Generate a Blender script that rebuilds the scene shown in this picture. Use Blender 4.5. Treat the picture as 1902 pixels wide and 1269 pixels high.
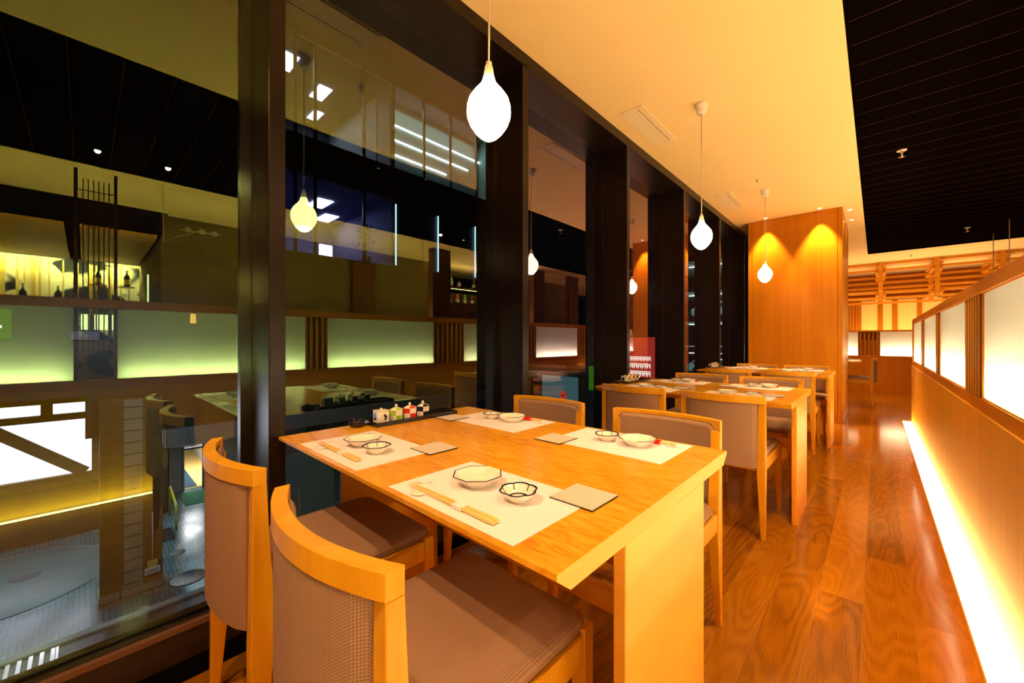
import bpy, bmesh, math, random
from mathutils import Vector, Matrix
random.seed(7)
PI = math.pi
for o in list(bpy.data.objects):
    bpy.data.objects.remove(o)
S = bpy.context.scene
C = S.collection

# ------------------------------------------------------------------ camera
IMG_W, IMG_H, FPX = 1902.0, 1269.0, 732.7
YAW = math.atan2(677.0, FPX)
cam = bpy.data.cameras.new('camera')
cam.sensor_fit = 'HORIZONTAL'
cam.sensor_width = 36.0
cam.lens = 36.0 * FPX / IMG_W
cam.shift_y = -1.5 / IMG_W
cam.clip_start = 0.02
cam.clip_end = 200
camo = bpy.data.objects.new('camera', cam)
camo.location = (0, 0, 1.10)
camo.rotation_euler = (PI / 2, 0, YAW)
C.objects.link(camo)
S.camera = camo

# ------------------------------------------------------------------ world, exposure
wd = bpy.data.worlds.new('night')
wd.use_nodes = True
wd.node_tree.nodes['Background'].inputs[0].default_value = (0.10, 0.13, 0.20, 1)
wd.node_tree.nodes['Background'].inputs[1].default_value = 0.006
S.world = wd
vs = S.view_settings
vs.view_transform = 'Standard'
vs.look = 'None'
vs.exposure = 0.74
vs.gamma = 1.0
vs.use_curve_mapping = False
cy = S.cycles
cy.use_denoising = True
cy.max_bounces = 9
cy.diffuse_bounces = 5
cy.glossy_bounces = 4
cy.transmission_bounces = 6
cy.transparent_max_bounces = 16
cy.caustics_reflective = False
cy.caustics_refractive = False
cy.sample_clamp_indirect = 60.0

WARM = (1.0, 0.575, 0.26)
COOL = (0.62, 0.95, 1.0)


def area_lamp(name, loc, size, energy, color, rot=(0, 0, 0), spread=PI):
    l = bpy.data.lights.new(name, 'AREA')
    l.shape = 'RECTANGLE'
    l.size, l.size_y = size
    l.energy = energy
    l.color = color
    l.spread = spread
    o = bpy.data.objects.new(name, l)
    o.location = loc
    o.rotation_euler = rot
    C.objects.link(o)
    return o


def spot_lamp(name, loc, target, energy, color, angle, blend=0.4, radius=0.02):
    l = bpy.data.lights.new(name, 'SPOT')
    l.energy = energy
    l.color = color
    l.spot_size = math.radians(angle)
    l.spot_blend = blend
    l.shadow_soft_size = radius
    o = bpy.data.objects.new(name, l)
    o.location = loc
    d = Vector(target) - Vector(loc)
    o.rotation_euler = d.to_track_quat('-Z', 'Y').to_euler()
    C.objects.link(o)
    return o


ZC = 2.862                    # ceiling height
ZG = -5.5                     # street level outside, two storeys down
# ceiling downlights over the tables (fixtures are built further down)
DOWN = [(-1.17, 6.63, 150, 64), (-0.555, 6.63, 170, 64), (-0.75, -0.50, 76, 95), (-1.25, -0.84, 66, 95),
        (-0.266, 6.98, 12, 70), (-0.266, 7.58, 12, 70)]
for i, (x, y, e, a) in enumerate(DOWN):
    tgt = (x, y, 0) if y > 6 else (x, y + 0.75, 0)
    spot_lamp('downlight_beam', (x, y, ZC - 0.012), tgt, e, WARM, a, 0.6, 0.018)
# spots at the black recess slats; those over the aisle are added fill
RECESS = ((1.77, 0.08, -0.5, 0.6, 42), (1.78, 0.58, -0.7, 1.1, 42), (1.78, 4.03, -0.8, 3.0, 120), (1.79, 4.54, -0.8, 5.1, 150),
          (0.20, 2.05, -0.9, 2.9, 60), (0.08, 2.55, -0.05, 4.6, 190), (0.05, 1.80, 0.0, 1.9, 90), (0.05, 1.05, 0.05, 1.0, 45))
for (x, y, tx, ty, e) in RECESS:
    spot_lamp('recess_spot_beam', (x, y, ZC + 0.010), (tx, ty, 0.7), e, WARM, 70, 0.7, 0.02)
# far dining area behind the partition, bar niche and street
area_lamp('far_partition_top_fill', (0.4, 11.52, 1.335), (3.4, 0.06), 26, WARM, (PI, 0, 0))  # uplight added to brighten the far ceiling
area_lamp('far_booth_fill', (0.9, 13.2, 1.2), (3.0, 1.2), 42, WARM, (PI, 0, 0))  # unseen fill added below the lattice to light it and the ceiling
spot_lamp('far_table_beam', (-0.7, 9.0, 2.84), (-0.7, 9.1, 0), 90, WARM, 110, 0.5, 0.02)
spot_lamp('far_aisle_beam', (0.0, 10.4, 2.84), (0.0, 10.6, 0), 60, WARM, 110, 0.5, 0.02)
area_lamp('bar_back_lamp', (6.78, -0.5, 2.50), (0.12, 2.6), 120, (1.0, 0.74, 0.42), (0, math.radians(-25), 0))
# unseen uplights added over the partition and behind the booths to brighten the ceiling
area_lamp('partition_top_fill', (0.42, 3.6, 1.392), (0.06, 7.8), 40, WARM, (PI, 0, 0))
area_lamp('booth_back_fill', (2.75, 3.0, 1.40), (0.06, 9.0), 105, WARM, (PI, 0, 0))
area_lamp('under_canopy_fill', (-16.5, 0.5, -1.5), (3.0, 7.0), 130, COOL)  # area light added to brighten the paving, no fitting here
area_lamp('entrance_lamp', (-24.5, 3.4, -2.9), (2.5, 1.2), 110, (0.95, 1.0, 0.92))
area_lamp('entrance_porch_lamp', (-18.6, 3.3, -3.0), (2.5, 1.5), 18, COOL)
area_lamp('street_fill_light', (-9.5, 0.5, 1.5), (1.0, 4.0), 62, COOL, (0, math.radians(20), 0))  # fill added over the drive, no street lamp stands here


# ------------------------------------------------------------------ materials
def nt(m):
    m.use_nodes = True
    t = m.node_tree
    return t, t.nodes, t.links


def principled(name, col, rough=0.5, metal=0.0, spec=0.5, coat=0.0, emit=None, es=0.0):
    m = bpy.data.materials.new(name)
    t, n, l = nt(m)
    b = n['Principled BSDF']
    b.inputs['Base Color'].default_value = (*col, 1)
    b.inputs['Roughness'].default_value = rough
    b.inputs['Metallic'].default_value = metal
    b.inputs['Specular IOR Level'].default_value = spec
    b.inputs['Coat Weight'].default_value = coat
    if emit:
        b.inputs['Emission Color'].default_value = (*emit, 1)
        b.inputs['Emission Strength'].default_value = es
    return m


def node(n, typ, **kw):
    x = n.new(typ)
    for k, v in kw.items():
        if k.startswith('i_'):
            x.inputs[k[2:].replace('_', ' ')].default_value = v
        else:
            setattr(x, k, v)
    return x


def math_node(n, l, op, a, b=None):
    x = n.new('ShaderNodeMath')
    x.operation = op
    for i, v in enumerate((a, b)):
        if v is None:
            continue
        if isinstance(v, (int, float)):
            x.inputs[i].default_value = v
        else:
            l.new(v, x.inputs[i])
    return x.outputs[0]


def ramp(n, l, fac, stops):
    r = n.new('ShaderNodeValToRGB')
    e = r.color_ramp.elements
    while len(e) < len(stops):
        e.new(0.5)
    for i, (p, c) in enumerate(stops):
        e[i].position = p
        e[i].color = (*c, 1)
    l.new(fac, r.inputs[0])
    return r.outputs[0]


def noise_var(name, c1, c2, scale=(3, 3, 3), detail=4, rough=0.6, spec=0.3, bump=0.0, coord='Object', nscale=1.0):
    m = principled(name, c1, rough, spec=spec)
    t, n, l = nt(m)
    b = n['Principled BSDF']
    tc = node(n, 'ShaderNodeTexCoord')
    mp = node(n, 'ShaderNodeMapping')
    mp.inputs['Scale'].default_value = scale
    l.new(tc.outputs[coord], mp.inputs[0])
    no = node(n, 'ShaderNodeTexNoise', i_Scale=nscale, i_Detail=detail)
    l.new(mp.outputs[0], no.inputs['Vector'])
    l.new(ramp(n, l, no.outputs[0], [(0.3, c1), (0.7, c2)]), b.inputs['Base Color'])
    if bump:
        bp = node(n, 'ShaderNodeBump', i_Strength=bump, i_Distance=0.005)
        l.new(no.outputs[0], bp.inputs['Height'])
        l.new(bp.outputs[0], b.inputs['Normal'])
    return m


def wood(name, c1, c2, stretch=(40, 40, 2), rings=9.0, rough=0.42, spec=0.25, coat=0.0, contrast=1.0):
    """straight grained timber: contour bands of a stretched noise plus fine pores"""
    m = principled(name, c1, rough, spec=spec, coat=coat)
    t, n, l = nt(m)
    b = n['Principled BSDF']
    tc = node(n, 'ShaderNodeTexCoord')
    oi = node(n, 'ShaderNodeObjectInfo')
    off = node(n, 'ShaderNodeVectorMath', operation='SCALE')
    off.inputs[0].default_value = (3.1, 5.7, 7.3)
    l.new(oi.outputs['Random'], off.inputs['Scale'])
    ad = node(n, 'ShaderNodeVectorMath', operation='ADD')
    l.new(tc.outputs['Object'], ad.inputs[0])
    l.new(off.outputs[0], ad.inputs[1])
    mp = node(n, 'ShaderNodeMapping')
    mp.inputs['Scale'].default_value = tuple(s * 0.1 for s in stretch)
    l.new(ad.outputs[0], mp.inputs[0])
    n1 = node(n, 'ShaderNodeTexNoise', i_Scale=1.0, i_Detail=2.0, i_Distortion=0.3)
    l.new(mp.outputs[0], n1.inputs['Vector'])
    s = math_node(n, l, 'SINE', math_node(n, l, 'MULTIPLY', n1.outputs[0], rings * 2 * PI))
    s = math_node(n, l, 'ADD', math_node(n, l, 'MULTIPLY', s, 0.28 * contrast), 0.5)
    mp2 = node(n, 'ShaderNodeMapping')
    mp2.inputs['Scale'].default_value = tuple(s_ * 2.2 for s_ in stretch)
    l.new(ad.outputs[0], mp2.inputs[0])
    n2 = node(n, 'ShaderNodeTexNoise', i_Scale=1.0, i_Detail=3.0)
    l.new(mp2.outputs[0], n2.inputs['Vector'])
    f = math_node(n, l, 'ADD', math_node(n, l, 'MULTIPLY', s, 0.55), math_node(n, l, 'MULTIPLY', n2.outputs[0], 0.45))
    l.new(ramp(n, l, f, [(0.22, c2), (0.72, c1)]), b.inputs['Base Color'])
    return m


def curly_wood(name, c1, c2, c3):
    """table tops: figured timber with short wavy streaks"""
    m = principled(name, c1, 0.24, spec=0.45)
    t, n, l = nt(m)
    b = n['Principled BSDF']
    tc = node(n, 'ShaderNodeTexCoord')
    oi = node(n, 'ShaderNodeObjectInfo')
    ad = node(n, 'ShaderNodeVectorMath', operation='ADD')
    l.new(tc.outputs['Object'], ad.inputs[0])
    l.new(oi.outputs['Random'], ad.inputs[1])
    mp = node(n, 'ShaderNodeMapping')
    mp.inputs['Scale'].default_value = (15, 62, 30)
    mp.inputs['Rotation'].default_value = (0, 0, math.radians(24))
    l.new(ad.outputs[0], mp.inputs[0])
    n1 = node(n, 'ShaderNodeTexNoise', i_Scale=1.0, i_Detail=3.0, i_Roughness=0.55, i_Distortion=0.8)
    l.new(mp.outputs[0], n1.inputs['Vector'])
    mp2 = node(n, 'ShaderNodeMapping')
    mp2.inputs['Scale'].default_value = (2.2, 4.5, 3)
    l.new(ad.outputs[0], mp2.inputs[0])
    n2 = node(n, 'ShaderNodeTexNoise', i_Scale=1.0, i_Detail=2.0)
    l.new(mp2.outputs[0], n2.inputs['Vector'])
    f = math_node(n, l, 'ADD', math_node(n, l, 'MULTIPLY', n1.outputs[0], 0.62), math_node(n, l, 'MULTIPLY', n2.outputs[0], 0.38))
    l.new(ramp(n, l, f, [(0.34, c3), (0.47, c1), (0.64, c2)]), b.inputs['Base Color'])
    return m


def plank_floor(name):
    m = principled(name, (0.3, 0.1, 0.02), 0.22, spec=0.5)
    t, n, l = nt(m)
    b = n['Principled BSDF']
    tc = node(n, 'ShaderNodeTexCoord')
    sep = node(n, 'ShaderNodeSeparateXYZ')
    l.new(tc.outputs['Object'], sep.inputs[0])
    cmb = node(n, 'ShaderNodeCombineXYZ')
    l.new(sep.outputs['Y'], cmb.inputs['X'])
    l.new(math_node(n, l, 'ADD', sep.outputs['X'], 40 * 0.147 - 0.107), cmb.inputs['Y'])
    br = node(n, 'ShaderNodeTexBrick', offset=0.37, offset_frequency=2, squash=1.0)
    br.inputs['Color1'].default_value = (0, 0, 0, 1)
    br.inputs['Color2'].default_value = (1, 1, 1, 1)
    br.inputs['Mortar'].default_value = (0.5, 0.5, 0.5, 1)
    br.inputs['Scale'].default_value = 1.0
    br.inputs['Mortar Size'].default_value = 0.0013
    br.inputs['Brick Width'].default_value = 1.35
    br.inputs['Row Height'].default_value = 0.147
    l.new(cmb.outputs[0], br.inputs['Vector'])
    bw = node(n, 'ShaderNodeRGBToBW')
    l.new(br.outputs['Color'], bw.inputs[0])
    c3 = node(n, 'ShaderNodeCombineXYZ')
    l.new(math_node(n, l, 'MULTIPLY', sep.outputs['X'], 6.5), c3.inputs['X'])
    l.new(math_node(n, l, 'MULTIPLY', sep.outputs['Y'], 1.15), c3.inputs['Y'])
    l.new(math_node(n, l, 'MULTIPLY', bw.outputs[0], 31.0), c3.inputs['Z'])
    n1 = node(n, 'ShaderNodeTexNoise', i_Scale=1.0, i_Detail=1.5, i_Roughness=0.4, i_Distortion=0.2)
    l.new(c3.outputs[0], n1.inputs['Vector'])
    s = math_node(n, l, 'SINE', math_node(n, l, 'MULTIPLY', n1.outputs[0], 85.0))
    c4 = node(n, 'ShaderNodeCombineXYZ')
    l.new(math_node(n, l, 'MULTIPLY', sep.outputs['X'], 420.0), c4.inputs['X'])
    l.new(math_node(n, l, 'MULTIPLY', sep.outputs['Y'], 9.0), c4.inputs['Y'])
    n2 = node(n, 'ShaderNodeTexNoise', i_Scale=1.0, i_Detail=2.0)
    l.new(c4.outputs[0], n2.inputs['Vector'])
    f = math_node(n, l, 'ADD', math_node(n, l, 'MULTIPLY', s, 0.07), math_node(n, l, 'MULTIPLY', n2.outputs[0], 0.5))
    f = math_node(n, l, 'ADD', f, math_node(n, l, 'MULTIPLY', bw.outputs[0], 0.42))
    col = ramp(n, l, f, [(0.12, (0.16, 0.052, 0.002)), (0.45, (0.34, 0.122, 0.003)), (0.85, (0.50, 0.195, 0.006))])
    mx = node(n, 'ShaderNodeMixRGB')
    l.new(br.outputs['Fac'], mx.inputs[0])
    l.new(col, mx.inputs[1])
    mx.inputs[2].default_value = (0.34, 0.15, 0.03, 1)
    l.new(mx.outputs[0], b.inputs['Base Color'])
    l.new(math_node(n, l, 'ADD', math_node(n, l, 'MULTIPLY', n2.outputs[0], 0.10), 0.07), b.inputs['Roughness'])
    return m


def weave(name, c1, c2, pitch=0.0075):
    m = principled(name, c1, 0.85, spec=0.15)
    t, n, l = nt(m)
    b = n['Principled BSDF']
    tc = node(n, 'ShaderNodeTexCoord')
    sep = node(n, 'ShaderNodeSeparateXYZ')
    l.new(tc.outputs['Object'], sep.inputs[0])
    k = 2 * PI / pitch
    sx = math_node(n, l, 'SINE', math_node(n, l, 'MULTIPLY', sep.outputs['X'], k))
    yz = math_node(n, l, 'ADD', sep.outputs['Y'], sep.outputs['Z'])
    sy = math_node(n, l, 'SINE', math_node(n, l, 'MULTIPLY', yz, k))
    f = math_node(n, l, 'ADD', math_node(n, l, 'MULTIPLY', math_node(n, l, 'MULTIPLY', sx, sy), 0.32),
                  math_node(n, l, 'MULTIPLY', sx, 0.16))
    f = math_node(n, l, 'ADD', f, 0.5)
    l.new(ramp(n, l, f, [(0.2, c2), (0.8, c1)]), b.inputs['Base Color'])
    bp = node(n, 'ShaderNodeBump', i_Strength=0.5, i_Distance=0.0015)
    l.new(f, bp.inputs['Height'])
    l.new(bp.outputs[0], b.inputs['Normal'])
    return m


def tiles(name, c1, c2, mortar, w, h, size=0.02, rough=0.3, spec=0.5, swap=False, bump=0.0, axes='XY'):
    m = principled(name, c1, rough, spec=spec)
    t, n, l = nt(m)
    b = n['Principled BSDF']
    tc = node(n, 'ShaderNodeTexCoord')
    sep = node(n, 'ShaderNodeSeparateXYZ')
    l.new(tc.outputs['Object'], sep.inputs[0])
    cmb = node(n, 'ShaderNodeCombineXYZ')
    l.new(sep.outputs[axes[0]], cmb.inputs['X'])
    l.new(sep.outputs[axes[1]], cmb.inputs['Y'])
    br = node(n, 'ShaderNodeTexBrick', offset=0.0 if swap else 0.5)
    br.inputs['Color1'].default_value = (*c1, 1)
    br.inputs['Color2'].default_value = (*c2, 1)
    br.inputs['Mortar'].default_value = (*mortar, 1)
    br.inputs['Scale'].default_value = 1.0
    br.inputs['Mortar Size'].default_value = size
    br.inputs['Brick Width'].default_value = w
    br.inputs['Row Height'].default_value = h
    l.new(cmb.outputs[0], br.inputs['Vector'])
    no = node(n, 'ShaderNodeTexNoise', i_Scale=0.9, i_Detail=4.0)
    l.new(tc.outputs['Object'], no.inputs['Vector'])
    mx = node(n, 'ShaderNodeMixRGB', blend_type='MULTIPLY')
    mx.inputs[0].default_value = 0.7
    l.new(br.outputs['Color'], mx.inputs[1])
    l.new(ramp(n, l, no.outputs[0], [(0.3, (0.45, 0.45, 0.45)), (0.7, (1, 1, 1))]), mx.inputs[2])
    l.new(mx.outputs[0], b.inputs['Base Color'])
    l.new(math_node(n, l, 'MULTIPLY', no.outputs[0], rough * 2), b.inputs['Roughness'])
    return m


def emission(name, col, st):
    m = bpy.data.materials.new(name)
    t, n, l = nt(m)
    n.remove(n['Principled BSDF'])
    e = node(n, 'ShaderNodeEmission')
    e.inputs[0].default_value = (*col, 1)
    e.inputs[1].default_value = st
    l.new(e.outputs[0], n['Material Output'].inputs[0])
    return m


def coated_glass(name):
    """solar control glass: the coating reflects greenish face on, pinkish at a slant, the rest passes through"""
    m = bpy.data.materials.new(name)
    t, n, l = nt(m)
    n.remove(n['Principled BSDF'])
    g = node(n, 'ShaderNodeNewGeometry')
    dt = node(n, 'ShaderNodeVectorMath', operation='DOT_PRODUCT')
    l.new(g.outputs['Incoming'], dt.inputs[0])
    l.new(g.outputs['Normal'], dt.inputs[1])
    c = math_node(n, l, 'ABSOLUTE', dt.outputs['Value'])
    col = ramp(n, l, c, [(0.0, (1, 1, 1)), (0.2, (0.52, 0.46, 0.50)), (0.40, (0.30, 0.23, 0.30)), (0.58, (0.20, 0.165, 0.22)),
                         (0.72, (0.120, 0.135, 0.105)), (0.85, (0.105, 0.162, 0.088)), (1.0, (0.10, 0.17, 0.085))])
    gl = node(n, 'ShaderNodeBsdfGlossy')
    gl.inputs['Roughness'].default_value = 0.0
    l.new(col, gl.inputs['Color'])
    inv = node(n, 'ShaderNodeInvert')
    l.new(col, inv.inputs['Color'])
    tr = node(n, 'ShaderNodeBsdfTransparent')
    l.new(inv.outputs[0], tr.inputs['Color'])
    a = node(n, 'ShaderNodeAddShader')
    l.new(gl.outputs[0], a.inputs[0])
    l.new(tr.outputs[0], a.inputs[1])
    l.new(a.outputs[0], n['Material Output'].inputs[0])
    return m


def clear(name, col):
    m = bpy.data.materials.new(name)
    t, n, l = nt(m)
    n.remove(n['Principled BSDF'])
    tr = node(n, 'ShaderNodeBsdfTransparent')
    tr.inputs['Color'].default_value = (*col, 1)
    l.new(tr.outputs[0], n['Material Output'].inputs[0])
    return m


def opal_sheet(name):
    m = bpy.data.materials.new(name)
    t, n, l = nt(m)
    n.remove(n['Principled BSDF'])
    tr = node(n, 'ShaderNodeBsdfTranslucent')
    tr.inputs[0].default_value = (0.93, 0.90, 0.84, 1)
    df = node(n, 'ShaderNodeBsdfDiffuse')
    df.inputs[0].default_value = (0.85, 0.80, 0.70, 1)
    mx = node(n, 'ShaderNodeMixShader')
    mx.inputs[0].default_value = 0.25
    l.new(tr.outputs[0], mx.inputs[1])
    l.new(df.outputs[0], mx.inputs[2])
    l.new(mx.outputs[0], n['Material Output'].inputs[0])
    return m


def mural(name):
    m = principled(name, (0.8, 0.7, 0.55), 0.8, spec=0.1)
    t, n, l = nt(m)
    b = n['Principled BSDF']
    tc = node(n, 'ShaderNodeTexCoord')
    mp = node(n, 'ShaderNodeMapping')
    mp.inputs['Scale'].default_value = (1, 1.1, 1.6)
    l.new(tc.outputs['Object'], mp.inputs[0])
    no = node(n, 'ShaderNodeTexNoise', i_Scale=1.2, i_Detail=2.0, i_Distortion=1.1)
    l.new(mp.outputs[0], no.inputs['Vector'])
    l.new(ramp(n, l, no.outputs[0], [(0.46, (0.03, 0.028, 0.03)), (0.53, (0.82, 0.70, 0.56))]), b.inputs['Base Color'])
    return m


M = {}
M['chair_wood'] = wood('light chair wood', (0.74, 0.375, 0.014), (0.64, 0.29, 0.009), (60, 60, 5), 5.0, 0.35)
M['table_top'] = curly_wood('figured table wood', (0.74, 0.35, 0.014), (0.82, 0.45, 0.035), (0.62, 0.23, 0.006))
M['table_wood'] = wood('pale table wood', (0.84, 0.43, 0.05), (0.77, 0.345, 0.02), (6, 6, 55), 4.0, 0.34)
M['panel_wood'] = wood('veneered panel wood', (0.54, 0.205, 0.003), (0.46, 0.155, 0.0015), (55, 55, 1.6), 5.0, 0.36)
M['partition_wood'] = wood('partition veneer', (0.70, 0.36, 0.010), (0.63, 0.29, 0.006), (55, 55, 1.6), 5.0, 0.5, 0.2)
M['rail_wood'] = wood('rail wood', (0.62, 0.26, 0.016), (0.52, 0.19, 0.010), (50, 2, 50), 5.0, 0.55, 0.2)
M['lattice_wood'] = wood('lattice timber', (0.64, 0.30, 0.016), (0.50, 0.20, 0.010), (2, 40, 40), 4.0, 0.5)
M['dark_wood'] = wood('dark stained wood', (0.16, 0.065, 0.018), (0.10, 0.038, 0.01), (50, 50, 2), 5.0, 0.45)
M['floor'] = plank_floor('oiled plank floor')
M['fabric'] = weave('ribbed brown upholstery', (0.47, 0.295, 0.19), (0.21, 0.12, 0.068), 0.0050)
M['piping'] = principled('dark seam', (0.06, 0.03, 0.02), 0.8)
M['ceiling'] = principled('cream ceiling paint', (0.90, 0.72, 0.36), 0.9, spec=0.1)
M['black'] = principled('black ceiling paint', (0.003, 0.002, 0.0015), 0.9, spec=0.0)
M['slat_black'] = principled('black slat', (0.018, 0.012, 0.010), 0.5, spec=0.3)
M['metal'] = principled('dark bronze metal', (0.015, 0.009, 0.0055), 0.30, metal=0.45, spec=0.5)
M['sill'] = principled('dark brown sill', (0.034, 0.018, 0.011), 0.35, spec=0.5)
M['glass'] = coated_glass('coated window glass')
M['clear'] = clear('clear glass', (0.94, 0.98, 0.96))
M['opal'] = opal_sheet('opal diffuser sheet')
M['white_inside'] = principled('white light box lining', (0.62, 0.60, 0.56), 0.9, spec=0.0)
M['floor_light'] = emission('floor light diffuser', (1.0, 0.68, 0.28), 17.0)
M['globe'] = emission('lit opal globe', (1.0, 0.66, 0.42), 6.5)
M['globe_bottom'] = emission('lit opal globe underside', (1.0, 0.72, 0.46), 16.0)
M['globe_neck'] = principled('opal glass neck', (0.92, 0.80, 0.55), 0.3, emit=(1.0, 0.6, 0.2), es=0.35)
M['white_plastic'] = principled('white plastic', (0.85, 0.80, 0.70), 0.4)
M['cord'] = principled('white cord', (0.80, 0.72, 0.60), 0.6)
M['lamp_face'] = emission('downlight lamp', (1.0, 0.75, 0.42), 12.0)
M['lamp_soft'] = emission('soft cream lamp', (1.0, 0.85, 0.5), 5.0)
M['lamp_dimmed'] = emission('dimmed lamp face', (1.0, 0.75, 0.42), 0.25)  # dimmed face for the added aisle spots
M['chrome'] = principled('chrome', (0.7, 0.7, 0.7), 0.15, metal=1.0)
M['paper'] = principled('white paper', (0.84, 0.79, 0.82), 0.8, spec=0.1)
M['tan_print'] = principled('tan print', (0.45, 0.32, 0.18), 0.8)
M['porcelain'] = principled('glazed white porcelain', (0.86, 0.82, 0.72), 0.12, spec=0.5)
M['navy'] = principled('navy glaze', (0.010, 0.014, 0.045), 0.15, spec=0.5)
M['bamboo'] = principled('pale bamboo', (0.85, 0.60, 0.20), 0.5)
M['red_lacquer'] = principled('red lacquer', (0.75, 0.02, 0.01), 0.2)
M['black_lacquer'] = principled('black lacquer', (0.010, 0.008, 0.008), 0.12, spec=0.6)
M['green_glaze'] = principled('green glaze', (0.34, 0.55, 0.05), 0.2)
M['red_glaze'] = principled('red glaze', (0.62, 0.035, 0.02), 0.2)
M['ceil_white'] = principled('cream grille', (0.88, 0.76, 0.50), 0.6)
M['vent_dark'] = principled('vent slot', (0.05, 0.03, 0.02), 0.8)
M['concrete'] = noise_var('rough earthen wall', (0.16, 0.115, 0.045), (0.24, 0.18, 0.075), (2, 2, 14), 8, 0.9, 0.1, 0.4)
M['shoji'] = principled('cream screen paper', (0.80, 0.54, 0.18), 0.9, spec=0.05)
M['mural'] = mural('ink cloud mural')
M['canopy_wood'] = wood('bar canopy wood', (0.60, 0.32, 0.07), (0.50, 0.25, 0.05), (3, 40, 40), 4.0, 0.5)
M['gold_slat'] = principled('golden slat', (0.55, 0.33, 0.05), 0.4)


def coaster_mat():
    m = principled('patterned coaster paper', (0.8, 0.75, 0.65), 0.6, spec=0.2)
    t, n, l = nt(m)
    b = n['Principled BSDF']
    tc = node(n, 'ShaderNodeTexCoord')
    sep = node(n, 'ShaderNodeSeparateXYZ')
    l.new(tc.outputs['Object'], sep.inputs[0])
    k = 2 * PI / 0.0078
    u = math_node(n, l, 'ADD', sep.outputs['X'], sep.outputs['Y'])
    v = math_node(n, l, 'SUBTRACT', sep.outputs['X'], sep.outputs['Y'])
    f = math_node(n, l, 'MULTIPLY', math_node(n, l, 'SINE', math_node(n, l, 'MULTIPLY', u, k * 0.7)),
                  math_node(n, l, 'SINE', math_node(n, l, 'MULTIPLY', v, k * 0.7)))
    f = math_node(n, l, 'ADD', math_node(n, l, 'MULTIPLY', f, 0.5), 0.5)
    l.new(ramp(n, l, f, [(0.5, (0.84, 0.76, 0.64)), (0.75, (0.25, 0.19, 0.15))]), b.inputs['Base Color'])
    return m


M['coaster'] = coaster_mat()
# street materials
M['paving'] = tiles('wet street tiles', (0.125, 0.235, 0.25), (0.10, 0.20, 0.21), (0.03, 0.04, 0.042), 0.10, 0.10, 0.006, 0.22, 0.6, swap=True)
M['turntable'] = noise_var('ribbed turntable deck', (0.085, 0.135, 0.135), (0.12, 0.175, 0.17), (1, 1, 1), 6, 0.35, 0.6)
M['iron'] = principled('cast iron', (0.05, 0.05, 0.055), 0.3, metal=0.6)
M['cover'] = noise_var('worn cover', (0.06, 0.07, 0.07), (0.12, 0.14, 0.14), (30, 30, 30), 2, 0.45, 0.4)
M['facade'] = principled('dark facade cladding', (0.018, 0.020, 0.024), 0.4)
M['facade_brown'] = noise_var('brown facade cladding', (0.10, 0.060, 0.026), (0.15, 0.09, 0.04), (1, 1, 6), 3, 0.6, 0.2)
M['tile_stripe'] = tiles('beige tile stripe', (0.34, 0.31, 0.22), (0.30, 0.27, 0.19), (0.12, 0.10, 0.07), 1.2, 0.30, 0.02, 0.5, 0.3, axes='YZ')
M['concrete_grey'] = noise_var('grey concrete', (0.26, 0.27, 0.26), (0.34, 0.35, 0.34), (1, 1, 1), 5, 0.8, 0.2)
M['lit_white'] = emission('lit shop window', (0.86, 0.95, 1.0), 1.6)
M['office_wall'] = principled('office wall', (0.10, 0.11, 0.13), 0.8)
M['shop_wall'] = principled('pale shop wall', (0.40, 0.50, 0.48), 0.8)
M['office_blue'] = principled('blue office wall', (0.10, 0.13, 0.36), 0.8)
M['office_lamp'] = emission('office ceiling panel', (0.85, 0.88, 1.0), 3.2)
M['tube_lamp'] = emission('office tube lamp', (0.80, 1.0, 1.0), 3.0)
M['strip_lamp'] = emission('facade light strip', (0.55, 0.92, 1.0), 0.8)
M['teal_wall'] = principled('teal shop wall', (0.16, 0.24, 0.23), 0.8, spec=0.1)
M['teal_lit'] = emission('lit teal shop window', (0.30, 0.75, 0.90), 0.07)
M['sign_plate'] = emission('lit grey sign plate', (0.6, 0.66, 0.85), 0.07)
M['amber_lit'] = emission('amber lamp glow', (1.0, 0.62, 0.08), 0.45)
M['green_mat'] = principled('green door mat', (0.01, 0.14, 0.05), 0.9)
M['navy_mat'] = principled('navy door mat', (0.012, 0.045, 0.075), 0.9)
M['yellow_paint'] = principled('yellow paint', (0.75, 0.48, 0.02), 0.4)
M['red_sign'] = emission('red lit sign board', (0.8, 0.05, 0.04), 0.30)
M['white_sign'] = emission('white lit lettering', (1.0, 0.9, 0.9), 0.9)
M['green_sign'] = emission('green lit sign', (0.20, 0.75, 0.05), 0.09)
M['steel_grey'] = principled('painted grey steel', (0.22, 0.24, 0.26), 0.5, metal=0.3)
M['car_paint'] = principled('silver car paint', (0.45, 0.48, 0.50), 0.25, metal=0.4)
M['tyre'] = principled('tyre rubber', (0.02, 0.02, 0.02), 0.8)
M['leaf'] = principled('dark green leaf', (0.06, 0.12, 0.04), 0.6)
M['dark_glass'] = principled('dark car glass', (0.02, 0.025, 0.03), 0.1)


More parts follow.
